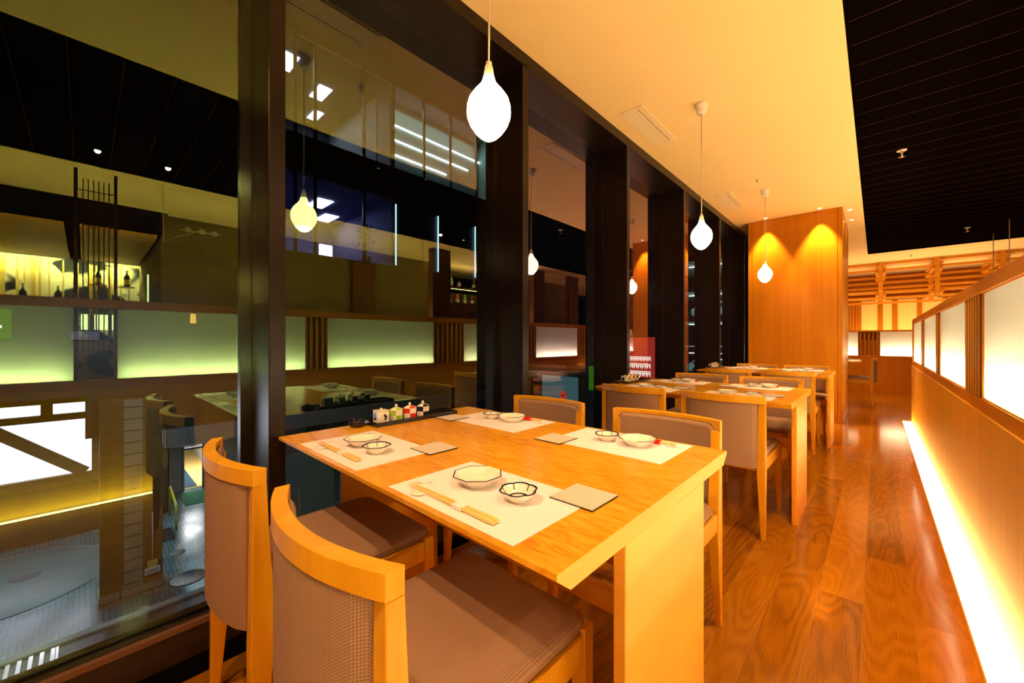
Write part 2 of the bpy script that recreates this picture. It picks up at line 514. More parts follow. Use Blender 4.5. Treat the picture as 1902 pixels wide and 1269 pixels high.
# ------------------------------------------------------------------ mesh builder
class MB:
    def __init__(self):
        self.v, self.f, self.m, self.s = [], [], [], []

    def add(self, vs_, fs, m=0, smooth=False):
        o = len(self.v)
        self.v += [tuple(p) for p in vs_]
        for f in fs:
            self.f.append([i + o for i in f])
            self.m.append(m)
            self.s.append(smooth)
        return self

    def box(self, a, b, m=0):
        x0, y0, z0 = (min(a[i], b[i]) for i in range(3))
        x1, y1, z1 = (max(a[i], b[i]) for i in range(3))
        vs_ = [(x0, y0, z0), (x1, y0, z0), (x1, y1, z0), (x0, y1, z0), (x0, y0, z1), (x1, y0, z1), (x1, y1, z1), (x0, y1, z1)]
        return self.add(vs_, [(0, 3, 2, 1), (4, 5, 6, 7), (0, 1, 5, 4), (1, 2, 6, 5), (2, 3, 7, 6), (3, 0, 4, 7)], m)

    def loft(self, loops, m=0, smooth=False, caps=True, closed=False):
        """loops: equal-length rings of points, joined one to the next"""
        n = len(loops[0])
        vs_ = [p for lp in loops for p in lp]
        fs = []
        k = len(loops)
        for i in range(k if closed else k - 1):
            a, b = i * n, ((i + 1) % k) * n
            for j in range(n):
                j2 = (j + 1) % n
                fs.append((a + j, a + j2, b + j2, b + j))
        if caps and not closed:
            fs.append(tuple(range(n - 1, -1, -1)))
            fs.append(tuple(range((k - 1) * n, k * n)))
        return self.add(vs_, fs, m, smooth)

    def lathe(self, prof, c=(0, 0, 0), seg=24, m=0, smooth=True, rot=0.0, caps=True):
        loops = []
        for r, z in prof:
            loops.append([(c[0] + r * math.cos(2 * PI * j / seg + rot), c[1] + r * math.sin(2 * PI * j / seg + rot), c[2] + z) for j in range(seg)])
        return self.loft(loops, m, smooth, caps)

    def tube(self, pts, r, seg=8, m=0, smooth=True):
        pts = [Vector(p) for p in pts]
        rr = r if isinstance(r, (list, tuple)) else [r] * len(pts)
        loops = []
        for i, p in enumerate(pts):
            d = (pts[min(i + 1, len(pts) - 1)] - pts[max(i - 1, 0)]).normalized()
            u = d.cross(Vector((0, 0, 1)))
            if u.length < 1e-4:
                u = d.cross(Vector((0, 1, 0)))
            u.normalize()
            w = d.cross(u).normalized()
            loops.append([tuple(p + u * (rr[i] * math.cos(2 * PI * j / seg)) + w * (rr[i] * math.sin(2 * PI * j / seg))) for j in range(seg)])
        return self.loft(loops, m, smooth)

    def beam(self, a, b, w, h, m=0):
        """rectangular bar from a to b, w sideways, h the other way"""
        a, b = Vector(a), Vector(b)
        d = (b - a).normalized()
        u = d.cross(Vector((0, 0, 1)))
        if u.length < 1e-4:
            u = Vector((1, 0, 0))
        u.normalize()
        v = u.cross(d).normalized()
        q = [u * (w / 2) + v * (h / 2), u * (-w / 2) + v * (h / 2), u * (-w / 2) - v * (h / 2), u * (w / 2) - v * (h / 2)]
        return self.loft([[tuple(a + k) for k in q], [tuple(b + k) for k in q]], m)

    def build(self, name, mats, parent=None, bevel=0.0, seg=2, kind=None):
        me = bpy.data.meshes.new(name)
        me.from_pydata(self.v, [], self.f)
        for mt in (mats if isinstance(mats, (list, tuple)) else [mats]):
            me.materials.append(M[mt] if isinstance(mt, str) else mt)
        me.polygons.foreach_set('material_index', self.m)
        me.polygons.foreach_set('use_smooth', self.s)
        bm = bmesh.new()
        bm.from_mesh(me)
        bmesh.ops.recalc_face_normals(bm, faces=bm.faces)
        if bevel:
            es = [e for e in bm.edges if len(e.link_faces) == 2 and e.calc_face_angle(0) > 0.6]
            bmesh.ops.bevel(bm, geom=es, offset=bevel, segments=seg, affect='EDGES', profile=0.5)
        bm.to_mesh(me)
        bm.free()
        o = bpy.data.objects.new(name, me)
        C.objects.link(o)
        if parent is not None:
            o.parent = parent
        if kind:
            o['kind'] = kind
        return o


def tag(o, label, cat, group=None):
    o['label'] = label
    o['category'] = cat
    if group:
        o['group'] = group
    return o


def thing(name, label, cat, loc=(0, 0, 0), rz=0.0, group=None):
    o = bpy.data.objects.new(name, None)
    o.empty_display_size = 0.05
    o.location = loc
    o.rotation_euler = (0, 0, rz)
    C.objects.link(o)
    return tag(o, label, cat, group)


def struct_root(name):
    o = bpy.data.objects.new(name, None)
    o.empty_display_size = 0.05
    C.objects.link(o)
    o['kind'] = 'structure'
    return o


def dup(o, loc, rz, label, group=None, parent=None):
    r = o.copy()
    C.objects.link(r)
    if parent is None:
        r.location = loc
        r.rotation_euler = (0, 0, rz)
        r['label'] = label
        if group:
            r['group'] = group
    else:
        r.parent = parent
    for ch in list(o.children):
        dup(ch, None, None, None, None, r)
    return r


def box_struct(name, a, b, mat):
    return MB().box(a, b).build(name, mat, kind='structure')


# ------------------------------------------------------------------ room shell
WX = -1.577     # inner faces of the window fins
GX = -1.785     # glass
box_struct('floor', (-1.80, -3.0, -0.06), (0.262, 14.6, 0.0), 'floor')
box_struct('floor', (0.352, -3.0, -0.06), (7.2, 14.6, 0.0), 'floor')
box_struct('floor', (0.262, 7.655, -0.06), (0.352, 14.6, 0.0), 'floor')
RX0, RX1, RY0, RY1, RZ = -0.13, 2.23, -2.4, 10.85, 3.12
mb = MB()
mb.box((-1.80, -3.0, ZC), (RX0, 14.6, ZC + 0.12)).box((RX1, -3.0, ZC), (3.65, 14.6, ZC + 0.12))
mb.box((RX0, -3.0, ZC), (RX1, RY0, ZC + 0.12)).box((RX0, RY1, ZC), (RX1, 14.6, ZC + 0.12))
mb.box((3.65, 0.79, ZC), (5.0, 14.6, ZC + 0.12))
mb.build('ceiling', 'ceiling', kind='structure')
# the black recess: soffit, cheeks and slats across it every quarter metre
mb = MB()
mb.box((RX0, RY0, RZ + 0.35), (RX1, RY1, RZ + 0.40))
for (a, b) in (((RX0 - 0.02, RY0, ZC + 0.001), (RX0 + 0.012, RY1, RZ + 0.4)), ((RX1 - 0.012, RY0, ZC + 0.001), (RX1 + 0.02, RY1, RZ + 0.4)),
               ((RX0, RY0 - 0.02, ZC + 0.001), (RX1, RY0 + 0.012, RZ + 0.4)), ((RX0, RY1 - 0.012, ZC + 0.001), (RX1, RY1 + 0.02, RZ + 0.4))):
    mb.box(a, b)
y = RY0 + 0.1
yy0 = 2.957 - 0.25 * 21
while yy0 < RY1:
    if yy0 > RY0:
        mb.box((RX0 + 0.013, yy0, ZC + 0.03), (RX1 - 0.013, yy0 + 0.222, ZC + 0.05), 0)
        mb.box((RX0 + 0.013, yy0 + 0.222, ZC + 0.028), (RX1 - 0.013, yy0 + 0.23, ZC + 0.06), 1)
    yy0 += 0.249
M['slat_edge'] = principled('slat edge', (0.035, 0.015, 0.009), 0.7, spec=0.0)
mb.build('ceiling_recess', ['black', 'slat_edge'], kind='structure')

# window wall: header, fins, sill and one pane per bay
mb = MB()
mb.box((GX - 0.03, -3.0, 2.78), (WX, 9.0, ZC - 0.004))
mb.build('trim_header', 'metal', kind='structure')
mb = MB()
mb.box((GX - 0.03, -3.0, -0.06), (-1.745, 9.0, 0.118)).box((-1.758, -3.0, 0.106), (-1.739, 9.0, 0.124), 1)
M['sill_edge'] = principled('sill edge', (0.16, 0.075, 0.045), 0.35)
mb.build('trim_sill', ['sill', 'sill_edge'], kind='structure')
MB().box((-1.744, -3.0, -0.01), (-1.64, 8.6, 0.003)).build('trim_floor_strip', 'black', kind='structure')
FIN0, PITCH, FW = 0.4405, 1.3622, 0.0545
for k in range(-2, 7):
    y0 = FIN0 + k * PITCH
    MB().box((GX - 0.12, y0, 0.0), (WX, y0 + FW, 2.79)).build('trim_%d' % (k + 3), 'metal', bevel=0.002, seg=1, kind='structure')
for k in range(-2, 6):
    y0 = FIN0 + k * PITCH + FW
    y1 = FIN0 + (k + 1) * PITCH
    w = struct_root('window_%d' % (k + 3))
    mb = MB()
    a, b, z0, z1 = y0 + 0.001, y1 - 0.001, 0.12, 2.779
    x0, x1 = GX - 0.012, GX
    vs_ = [(x0, a, z0), (x1, a, z0), (x1, b, z0), (x0, b, z0), (x0, a, z1), (x1, a, z1), (x1, b, z1), (x0, b, z1)]
    mb.add(vs_, [(1, 2, 6, 5)], 0)
    mb.add(vs_, [(0, 3, 2, 1), (4, 5, 6, 7), (0, 1, 5, 4), (2, 3, 7, 6), (3, 0, 4, 7)], 1)
    mb.build('pane', ['glass', 'clear'], w)
    mb = MB()
    xf0, xf1 = GX - 0.055, GX - 0.0125
    mb.box((xf0, y0, 0.06), (xf1, y0 + 0.035, 2.83)).box((xf0, y1 - 0.035, 0.06), (xf1, y1, 2.83))
    mb.box((xf0, y0 + 0.035, 0.06), (xf1, y1 - 0.035, 0.128)).box((xf0, y0 + 0.035, 2.772), (xf1, y1 - 0.035, 2.83))
    mb.build('frame', 'metal', w)
box_struct('wall_left', (-1.90, FIN0 + 6 * PITCH + FW, 0.0), (-1.785, 14.6, ZC), 'panel_wood')
box_struct('wall_back', (-1.80, -3.1, 0.0), (7.2, -3.0, ZC + 0.4), 'panel_wood')
box_struct('wall_far', (-1.80, 14.5, 0.0), (5.0, 14.62, ZC), 'panel_wood')

# timber clad column at the end of the window row
col = struct_root('wall_column')
MB().box((-1.412, 6.753, 0.0), (-0.327, 8.15, ZC - 0.001)).build('core', 'panel_wood', col)
mb = MB()
mb.box((-1.412, 6.743, 0.0), (-1.365, 6.7535, ZC - 0.001)).box((-0.375, 6.743, 0.0), (-0.327, 6.7535, ZC - 0.001))
mb.build('edge_board', 'panel_wood', col, bevel=0.002, seg=1)
mb = MB()
mb.box((-1.360, 6.745, 0.0), (-0.380, 6.7535, ZC - 0.001))
mb.build('face_panel', 'panel_wood', col, bevel=0.0015, seg=1)

def opal_panel(p, q, axis):
    """a 4 mm sheet whose front skin (towards the lower axis value) is the diffusing layer"""
    (x0, y0, z0), (x1, y1, z1) = p, q
    v = [(x0, y0, z0), (x1, y0, z0), (x1, y1, z0), (x0, y1, z0), (x0, y0, z1), (x1, y0, z1), (x1, y1, z1), (x0, y1, z1)]
    fs = [(0, 3, 2, 1), (4, 5, 6, 7), (0, 1, 5, 4), (1, 2, 6, 5), (2, 3, 7, 6), (3, 0, 4, 7)]
    mb = MB()
    for i, f in enumerate(fs):
        mb.add(v, [f], 0 if i == (5 if axis == 0 else 2) else 1)
    return mb


# partition with back-lit panels, running along the aisle
PXF = 0.352     # front of the lower panelling
PXL = 0.372     # front of the lit sheets
PB, PT = 0.833, 1.322
par = struct_root('wall_right')
ENDY = 7.655
mb = MB()
mb.box((PXF, -2.6, 0.001), (PXF + 0.14, ENDY, 0.765))
lower = mb.build('lower_panelling', 'partition_wood', par)
MB().box((PXF + 0.010, -2.6, 0.765), (PXF + 0.13, ENDY, 0.826)).build('bottom_rail', 'rail_wood', par)
MB().box((PXF + 0.004, -2.6, PT + 0.003), (PXF + 0.136, ENDY, 1.385)).build('top_rail', 'rail_wood', par, bevel=0.002, seg=1)
panels = [(-1.25, -0.052), (0.155, 1.405), (1.607, 2.865), (3.340, 4.570), (4.820, 5.990), (6.270, 7.580)]
for (a, b) in panels:
    opal_panel((PXL, a, PB), (PXL + 0.004, b, PT), 0).build('lit_sheet', ['opal', 'clear'], par)
    mb = MB()
    t_ = 0.01
    x0, x1 = PXL + 0.004, PXF + 0.125
    mb.box((x1 - t_, a, PB), (x1, b, PT))
    mb.box((x0, a, PB - t_ + 0.003), (x1, b, PB)).box((x0, a, PT), (x1, b, PT + 0.003))
    mb.box((x0, a - 0.008, PB), (x1, a, PT)).box((x0, b, PB), (x1, b + 0.008, PT))
    mb.build('light_box', 'white_inside', par)
    mb = MB()
    xf = PXL - 0.006
    mb.box((xf, a - 0.02, PB - 0.012), (PXL + 0.003, a, PT + 0.004)).box((xf, b, PB - 0.012), (PXL + 0.003, b + 0.02, PT + 0.004))
    mb.box((xf, a, PB - 0.012), (PXL + 0.003, b, PB)).box((xf, a, PT), (PXL + 0.003, b, PT + 0.004))
    mb.build('sheet_frame', 'rail_wood', par)
    area_lamp('panel_strip_light', (PXL + 0.076, (a + b) / 2, PB + 0.014), (0.025, b - a - 0.04),
              3.9 * (b - a), (1.0, 0.82, 0.52), (PI, math.radians(-62), 0))
# slats between the lit panels; dark backing colours in the shaded gaps
prev = None
for (a, b) in zip(panels[:-1], panels[1:]):
    y0, y1 = a[1] + 0.022, b[0] - 0.022
    n_ = max(3, int((y1 - y0) / 0.062))
    if y0 < 0 and y1 < 0.2:
        continue
    mb = MB()
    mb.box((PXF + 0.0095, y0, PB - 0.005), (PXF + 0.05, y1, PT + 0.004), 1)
    for i in range(n_):
        yc = y0 + (i + 0.5) * (y1 - y0) / n_
        wd_ = 0.5 * (y1 - y0) / n_
        mb.box((PXF + 0.009, yc - wd_ / 2, PB - 0.005), (PXF + 0.02, yc + wd_ / 2, PT + 0.004))
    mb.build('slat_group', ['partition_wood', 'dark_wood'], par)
MB().box((PXF + 0.006, 7.602, 0.80), (PXF + 0.13, ENDY, PT + 0.004)).build('end_post', 'rail_wood', par)
# tall slatted screen standing up out of the partition
mb = MB()
mb.box((PXF + 0.01, -0.052, PB), (PXF + 0.05, -0.034, 2.26)).box((PXF + 0.01, 0.139, PB), (PXF + 0.05, 0.155, 2.26))
for i in range(6):
    yc = -0.034 + (i + 1) * 0.173 / 7
    mb.box((PXF + 0.022, yc - 0.003, PB), (PXF + 0.036, yc + 0.003, 2.20))
for z in (1.62, 2.12):
    mb.box((PXF + 0.024, -0.034, z), (PXF + 0.034, 0.139, z + 0.006))
mb.build('tall_screen', 'dark_wood', par)
# floor light channel at the foot of the partition
fl = struct_root('trim_floor_light')
MB().box((0.262, -2.6, -0.05), (PXF, ENDY, -0.012)).build('diffuser', 'floor_light', fl)
MB().box((0.256, -2.6, -0.05), (0.262, ENDY, 0.0015)).build('edge_strip', 'rail_wood', fl)

# ------------------------------------------------------------------ far dining area
fp = struct_root('wall_far_partition')
FY = 11.45
MB().box((-1.78, FY, 0.001), (3.6, FY + 0.14, 0.755)).build('lower_panelling', 'panel_wood', fp)
MB().box((-1.78, FY - 0.012, 1.29), (3.6, FY + 0.15, 1.325)).build('top_rail', 'rail_wood', fp)
MB().box((-1.78, FY - 0.004, 0.755), (3.6, FY + 0.14, 0.778)).build('bottom_rail', 'rail_wood', fp)
for (a, b) in ((-1.5, -0.30), (0.06, 1.25), (1.55, 2.8)):
    opal_panel((a, FY + 0.02, 0.778), (b, FY + 0.024, 1.29), 1).build('lit_sheet', ['opal', 'clear'], fp)
    mb = MB()
    mb.box((a, FY + 0.12, 0.778), (b, FY + 0.13, 1.29)).box((a, FY + 0.024, 0.77), (b, FY + 0.13, 0.778))
    mb.box((a - 0.008, FY + 0.02, 0.778), (a, FY + 0.13, 1.29)).box((b, FY + 0.02, 0.778), (b + 0.008, FY + 0.13, 1.29))
    mb.build('light_box', 'white_inside', fp)
    area_lamp('panel_strip_light', ((a + b) / 2, FY + 0.095, 0.795), (b - a - 0.04, 0.02), 3.9 * (b - a), (1.0, 0.82, 0.52), (math.radians(-145), 0, 0))
for (a, b) in ((-0.29, 0.05), (1.26, 1.54)):
    mb = MB()
    for i in range(5):
        xc = a + (i + 0.5) * (b - a) / 5
        mb.box((xc - 0.014, FY + 0.01, 0.778), (xc + 0.014, FY + 0.06, 1.29))
    mb.box((a, FY + 0.1, 0.778), (b, FY + 0.11, 1.29))
    mb.build('slat_group', 'panel_wood', fp)

# cream screens behind the far booths
sw = struct_root('wall_far_screen')
SY = 13.8
for (a, b) in ((-1.7, -0.55), (-0.29, 0.02), (0.12, 0.29), (0.39, 0.725), (0.816, 1.153), (1.248, 1.60), (1.7, 2.1)):
    MB().box((a, SY, 0.3), (b, SY + 0.03, 2.13)).build('screen_panel', 'shoji', sw)
for (a, b) in ((-0.55, -0.29), (0.02, 0.12), (0.29, 0.39), (0.725, 0.816), (1.153, 1.248), (1.60, 1.7)):
    mb = MB()
    for i in range(4):
        xc = a + (i + 0.5) * (b - a) / 4
        mb.box((xc - 0.008, SY - 0.02, 0.3), (xc + 0.008, SY + 0.02, 2.13))
    mb.box((a, SY + 0.025, 0.3), (b, SY + 0.03, 2.13))
    mb.build('slat_group', 'panel_wood', sw)

# ceiling lattice of posts and beams over the far booths
lat = thing('ceiling_lattice', 'timber lattice of posts and crossing beams under the ceiling over the far booths', 'lattice', (0, 12.15, 0))
PX_ = (-0.80, 0.07, 0.94, 1.81, 2.68)
for yy, zs in ((0.0, (2.05, 2.19, 2.68, 2.825)), (0.75, (2.12, 2.48, 2.60)), (1.45, (2.05, 2.30, 2.42))):
    for x in PX_:
        if yy != 0.75:
            MB().box((x - 0.037, yy - 0.037, 2.03), (x + 0.037, yy + 0.037, ZC - 0.002)).build('post', 'lattice_wood', lat)
    for z in zs:
        MB().box((-1.3, yy - 0.022, z - 0.025), (3.0, yy + 0.022, z + 0.025)).build('beam', 'lattice_wood', lat)
for x in PX_:
    for z in (2.12, 2.62, 2.75):
        for d in (-0.062, 0.062):
            MB().box((x + d - 0.022, -0.06, z - 0.02), (x + d + 0.022, 1.50, z + 0.02)).build('cross_beam', 'lattice_wood', lat)

# ------------------------------------------------------------------ bar and back walls beyond the partition (seen mirrored in the glass)
box_struct('wall_earthen', (3.78, 0.79, 0.0), (3.95, 5.20, ZC), 'concrete')
box_struct('wall_earthen', (3.78, 7.6, 0.0), (3.95, 11.0, ZC), 'concrete')
box_struct('wall_niche', (3.78, 0.72, 0.0), (7.1, 0.79, ZC), 'concrete')
box_struct('wall_bar', (7.0, -3.0, 0.0), (7.1, 0.72, ZC + 0.4), 'mural')
box_struct('beam_bar', (3.655, -3.0, 2.56), (7.0, 0.72, 2.87), 'black')
for (a, b) in ((-2.6, -0.177), (-0.045, 0.67)):
    o = MB().box((3.66, a, 2.50), (6.5, b, 2.545)).build('bar_canopy', 'canopy_wood')
    tag(o, 'flat wooden canopy over the back bar' + (' ending at the slatted screen' if a < -1 else ' beside the earthen wall'), 'canopy')
mb = MB()
yy = -2.6
while yy < 0.66:
    mb.box((6.90, yy, 1.2), (6.93, yy + random.choice((0.02, 0.03, 0.05)), 2.50))
    yy += random.choice((0.08, 0.11, 0.16))
mb.build('trim_bar_slats', 'gold_slat', kind='structure')
M['bar_tube'] = emission('bar side light', (1.0, 0.82, 0.5), 4.0)
MB().box((5.30, 0.700, 1.30), (5.34, 0.719, 2.20)).build('trim_bar_light', 'bar_tube', kind='structure')
o = MB().box((6.6, -2.6, 1.70), (6.88, 0.66, 1.73)).build('bar_shelf', 'dark_wood')
tag(o, 'long dark shelf at the back of the bar', 'shelf')


def bottle(name, loc, h, r, mat, label, lmat='paper', group=None, capm='black_lacquer'):
    t = thing(name, label, 'bottle', loc, 0, group)
    MB().lathe([(0.0, 0), (r, 0.0), (r, h * 0.55), (r * 0.8, h * 0.66), (r * 0.34, h * 0.78), (r * 0.30, h * 0.97), (0.0, h * 0.97)], seg=16).build('body', mat, t)
    MB().lathe([(r * 1.02, h * 0.14), (r * 1.02, h * 0.42)], seg=16, caps=False).build('paper_label', lmat, t)
    MB().lathe([(0.0, h * 0.965), (r * 0.36, h * 0.965), (r * 0.36, h), (0.0, h)], seg=12).build('cap', capm, t)
    return t


M['bottle_dark'] = principled('dark bottle glass', (0.012, 0.012, 0.010), 0.08, spec=0.7)
M['bottle_amber'] = principled('amber bottle glass', (0.60, 0.16, 0.02), 0.1, spec=0.6)
M['bottle_green'] = principled('green bottle glass', (0.20, 0.55, 0.04), 0.1, spec=0.6)
M['label_gold'] = principled('gold label', (0.75, 0.55, 0.10), 0.5)
for (y, z, lab) in ((-0.695, 1.731, 'dark bottle standing on the bar shelf furthest from the earthen wall'),
                    (-0.315, 1.731, 'dark bottle on the bar shelf just before the slatted screen')):
    bottle('sake_bottle', (6.72, y, z), 0.31, 0.045, 'bottle_dark', lab, 'bottle_dark', 'bottles of the back bar')
for (y, lab) in ((0.159, 'gold labelled bottle on a bracket behind the slatted screen'), (0.53, 'gold labelled bottle on a bracket by the earthen wall')):
    o = MB().box((6.62, y - 0.11, 2.09), (6.88, y + 0.11, 2.108)).build('bottle_bracket', 'gold_slat')
    tag(o, 'small golden bracket shelf under the ' + ('bottle behind the screen' if y < 0.3 else 'bottle near the earthen wall'), 'shelf')
    bottle('sake_bottle', (6.72, y, 2.108), 0.30, 0.045, 'bottle_dark', lab, 'label_gold', 'bottles of the back bar')
# shelf of bottles between the two earthen walls
box_struct('wall_shelf_back', (4.20, 5.21, 0.0), (4.23, 7.59, 2.30), 'dark_wood')
for z, wh in ((1.45, 'lowest, empty'), (1.98, 'middle'), (2.37, 'topmost')):
    o = MB().box((3.83, 5.21, z), (4.199, 7.59, z + 0.0195)).build('bottle_shelf', 'dark_wood')
    tag(o, '%s dark shelf board between the two earthen walls' % wh, 'shelf')
bm_ = ['bottle_dark', 'bottle_amber', 'bottle_green', 'bottle_dark', 'bottle_amber', 'bottle_dark']
for r, z in enumerate((2.0, 2.39)):
    for i in range(7):
        y = 5.95 + i * 0.24 + 0.05 * r
        mt = bm_[(i + 2 * r) % 6]
        if z > 2.3 and i % 3 == 2:
            continue
        bottle('spirit_bottle', (3.97, y, z), 0.30 if r else 0.26, 0.043, mt,
               '%s bottle on the %s board of the shelf between the earthen walls' % ({'bottle_dark': 'dark', 'bottle_amber': 'amber', 'bottle_green': 'green'}[mt], 'top' if r else 'middle'),
               'paper', 'bottles on the dark shelf unit')
box_struct('wall_post', (3.66, 3.42, 0.0), (3.775, 3.86, 2.60), 'dark_wood')
for i, y in enumerate((4.46, 7.44, 8.98)):
    o = box_struct('wall_post', (2.58, y, 0.0), (2.72, y + 0.42, ZC), 'dark_wood')
area_lamp('shelf_strip_lamp', (3.9, 6.4, 2.35), (0.05, 2.2), 6, (1.0, 0.7, 0.35))
area_lamp('cornice_strip_lamp', (3.7, 6.4, 2.5), (0.05, 2.2), 14, (1.0, 0.62, 0.28), (PI, 0, 0))

# ------------------------------------------------------------------ ceiling fittings
vent0 = thing('ceiling_vent', 'cream slotted ceiling vent over the near table', 'vent', (-1.374, 0.81, ZC), 0, 'ceiling vents')
mb = MB()
W2, L2 = 0.09, 0.345
mb.box((-W2, -L2, -0.008), (-W2 + 0.022, L2, 0.001)).box((W2 - 0.022, -L2, -0.008), (W2, L2, 0.001))
mb.box((-W2, -L2, -0.008), (W2, -L2 + 0.03, 0.001)).box((-W2, L2 - 0.03, -0.008), (W2, L2, 0.001))
mb.build('frame', 'ceil_white', vent0)
MB().box((-W2 + 0.02, -L2 + 0.02, -0.002), (W2 - 0.02, L2 - 0.02, -0.0005)).build('slot_back', 'vent_dark', vent0)
for i, (x, w) in enumerate(((-0.043, 0.046), (-0.004, 0.028), (0.026, 0.024), (0.056, 0.020))):
    MB().box((x - w / 2, -L2 + 0.03, -0.007), (x + w / 2, L2 - 0.03, -0.001)).build('louvre', 'ceil_white', vent0)
dup(vent0, (-1.374, 3.16, ZC), 0, 'larger looking cream ceiling vent above the middle table by the window')
dup(vent0, (-1.36, 5.51, ZC), 0, 'cream ceiling vent nearest the timber column')


def downlight(x, y, label, z=ZC):
    t = thing('ceiling_downlight', label, 'downlight', (x, y, z), 0, 'recessed ceiling downlights')
    MB().lathe([(0.021, -0.001), (0.034, -0.001), (0.034, -0.005), (0.021, -0.004)], seg=20, caps=False).build('trim_ring', 'white_plastic', t)
    MB().lathe([(0.0, -0.0015), (0.022, -0.0015), (0.022, -0.0012), (0.0, -0.0012)], seg=16).build('lamp_face', 'lamp_face', t)
    return t


labs = ['lit downlight washing the timber column on the window side', 'lit downlight washing the timber column on the aisle side',
        'ceiling downlight behind the aisle-side near chair', 'ceiling downlight behind the window-side near chair',
        'tiny ceiling downlight beside the timber column front corner', 'tiny ceiling downlight beside the timber column far corner']
for (x, y, e, a), lb in zip(DOWN, labs):
    downlight(x, y, lb)


def ceiling_dot(name, x, y, z, label, cat, r=0.03, drop=0.03):
    t = thing(name, label, cat, (x, y, z), 0)
    MB().lathe([(0.0, 0.001), (r, 0.001), (r, -0.006), (r * 0.5, -0.010), (0.0, -0.010)], seg=16).build('rose', 'white_plastic', t)
    MB().lathe([(0.0, -0.009), (r * 0.28, -0.009), (r * 0.28, -drop), (r * 0.7, -drop - 0.002), (r * 0.7, -drop - 0.005), (0.0, -drop - 0.005)], seg=12).build('head', 'chrome', t)
    return t


ceiling_dot('fire_sprinkler', -0.953, 4.98, ZC, 'small sprinkler head on the cream ceiling above the tables', 'sprinkler', 0.022, 0.02)
ceiling_dot('fire_sprinkler', 0.175, 5.21, ZC + 0.028, 'larger sprinkler head on the black slatted ceiling', 'sprinkler', 0.036, 0.06)
ceiling_dot('fire_sprinkler', 1.057, 9.47, ZC + 0.028, 'distant sprinkler head at the far edge of the black ceiling', 'sprinkler', 0.036, 0.06)
ceiling_dot('fire_sprinkler', 0.518, 11.5, ZC, 'sprinkler head on the cream ceiling strip before the lattice', 'sprinkler', 0.03, 0.03)
ceiling_dot('fire_sprinkler', -0.95, 1.30, ZC, 'sprinkler head above the first table mirrored in the glass', 'sprinkler', 0.028, 0.03)


for (x, y, lb) in ((1.78, 4.03, 'first of two far spotlights in the black ceiling, mirrored beside a lit street strip'), (1.79, 4.54, 'second of two far spotlights in the black ceiling, mirrored beside a lit street strip'),
                   (1.77, 0.08, 'small lit spotlight in the black ceiling mirrored beside the slatted screen'), (1.78, 0.58, 'small lit spotlight in the black ceiling mirrored near the earthen wall'),
                   (0.20, 2.05, 'small added fill spotlight in the black ceiling above our end of the aisle'),
                   (0.08, 2.55, 'small added fill spotlight in the black ceiling beside the middle table'), (0.05, 1.80, 'small added fill spotlight in the black ceiling between two tables'),
                   (0.05, 1.05, 'small added fill spotlight in the black ceiling beside the first table')):
    t = thing('recess_spotlight', lb, 'spotlight', (x, y, ZC + 0.012), 0, 'spotlights in the black ceiling')
    MB().lathe([(0.0, 0.004), (0.022, 0.004), (0.022, 0.016), (0.0, 0.016)], seg=16).build('housing', 'black', t)
    MB().lathe([(0.0, 0.0015), (0.016, 0.0015), (0.016, 0.003), (0.0, 0.003)], seg=14).build('lamp_face', 'lamp_face' if x > 1 else 'lamp_dimmed', t)
    MB().tube([(0, 0, 0.016), (0, 0, 0.03)], 0.006, 6).build('stem', 'black', t)
o = MB().box((6.94, -0.05, 1.30), (6.99, 0.42, 1.58)).build('lit_niche', 'lamp_soft')
tag(o, 'cream lit niche low behind the bar, seen through the slatted screen', 'niche')
t = thing('spot_rail', 'white rail carrying three spotlights before the earthen wall', 'spotlight', (2.5, 0.97, 2.42))
MB().tube([(0, -0.2, 0), (0, 0.2, 0.01)], 0.008, 6).build('rail', 'white_plastic', t)
MB().tube([(0, -0.05, 0), (0, -0.35, -0.16), (0, -0.36, 0.43)], 0.006, 6).build('bracket', 'white_plastic', t)
for i in range(3):
    MB().lathe([(0.0, -0.03), (0.02, -0.028), (0.03, -0.01), (0.03, 0.01), (0.02, 0.028), (0.0, 0.03)], (0.0, -0.13 + i * 0.13, 0.012), 14).build('spot_head', 'white_plastic', t)


# ------------------------------------------------------------------ pendant lamps
def pendant(y, label, x=-0.958, zc=1.880):
    t = thing('pendant_lamp', label, 'pendant lamp', (x, y, zc), 0, 'teardrop pendant lamps')
    R = 0.073
    prof = [(0.0, -0.0995), (0.018, -0.0975), (0.031, -0.0885), (0.047, -0.0725), (0.0635, -0.0485), (R - 0.001, -0.026), (R + 0.001, -0.008), (R, 0.0115),
            (0.066, 0.036), (0.050, 0.0595), (0.036, 0.0760), (0.025, 0.0910), (0.0205, 0.104), (0.0185, 0.112)]
    MB().lathe(prof[3:], seg=32, caps=False).build('globe', 'globe', t)
    MB().lathe(prof[:4], seg=32, caps=False).build('globe_underside', 'globe_bottom', t)
    MB().lathe([(0.0185, 0.111), (0.0160, 0.128), (0.0125, 0.148), (0.0, 0.148)], seg=20).build('neck', 'globe_neck', t)
    MB().lathe([(0.0, 0.147), (0.0105, 0.147), (0.0105, 0.160), (0.007, 0.164), (0.0, 0.164)], seg=16).build('socket_cap', 'white_plastic', t)
    MB().tube([(0, 0, 0.158), (0.001, 0, 0.25), (0, 0.001, 0.5), (0, 0, ZC - zc - 0.06)], 0.0035, 8).build('cord', 'cord', t)
    c = ZC - zc
    MB().lathe([(0.0, c - 0.072), (0.030, c - 0.072), (0.034, c - 0.060), (0.038, c - 0.020), (0.044, c - 0.015), (0.044, c - 0.0005), (0.0, c - 0.0005)], seg=24).build('ceiling_cup', 'white_plastic', t)
    return t


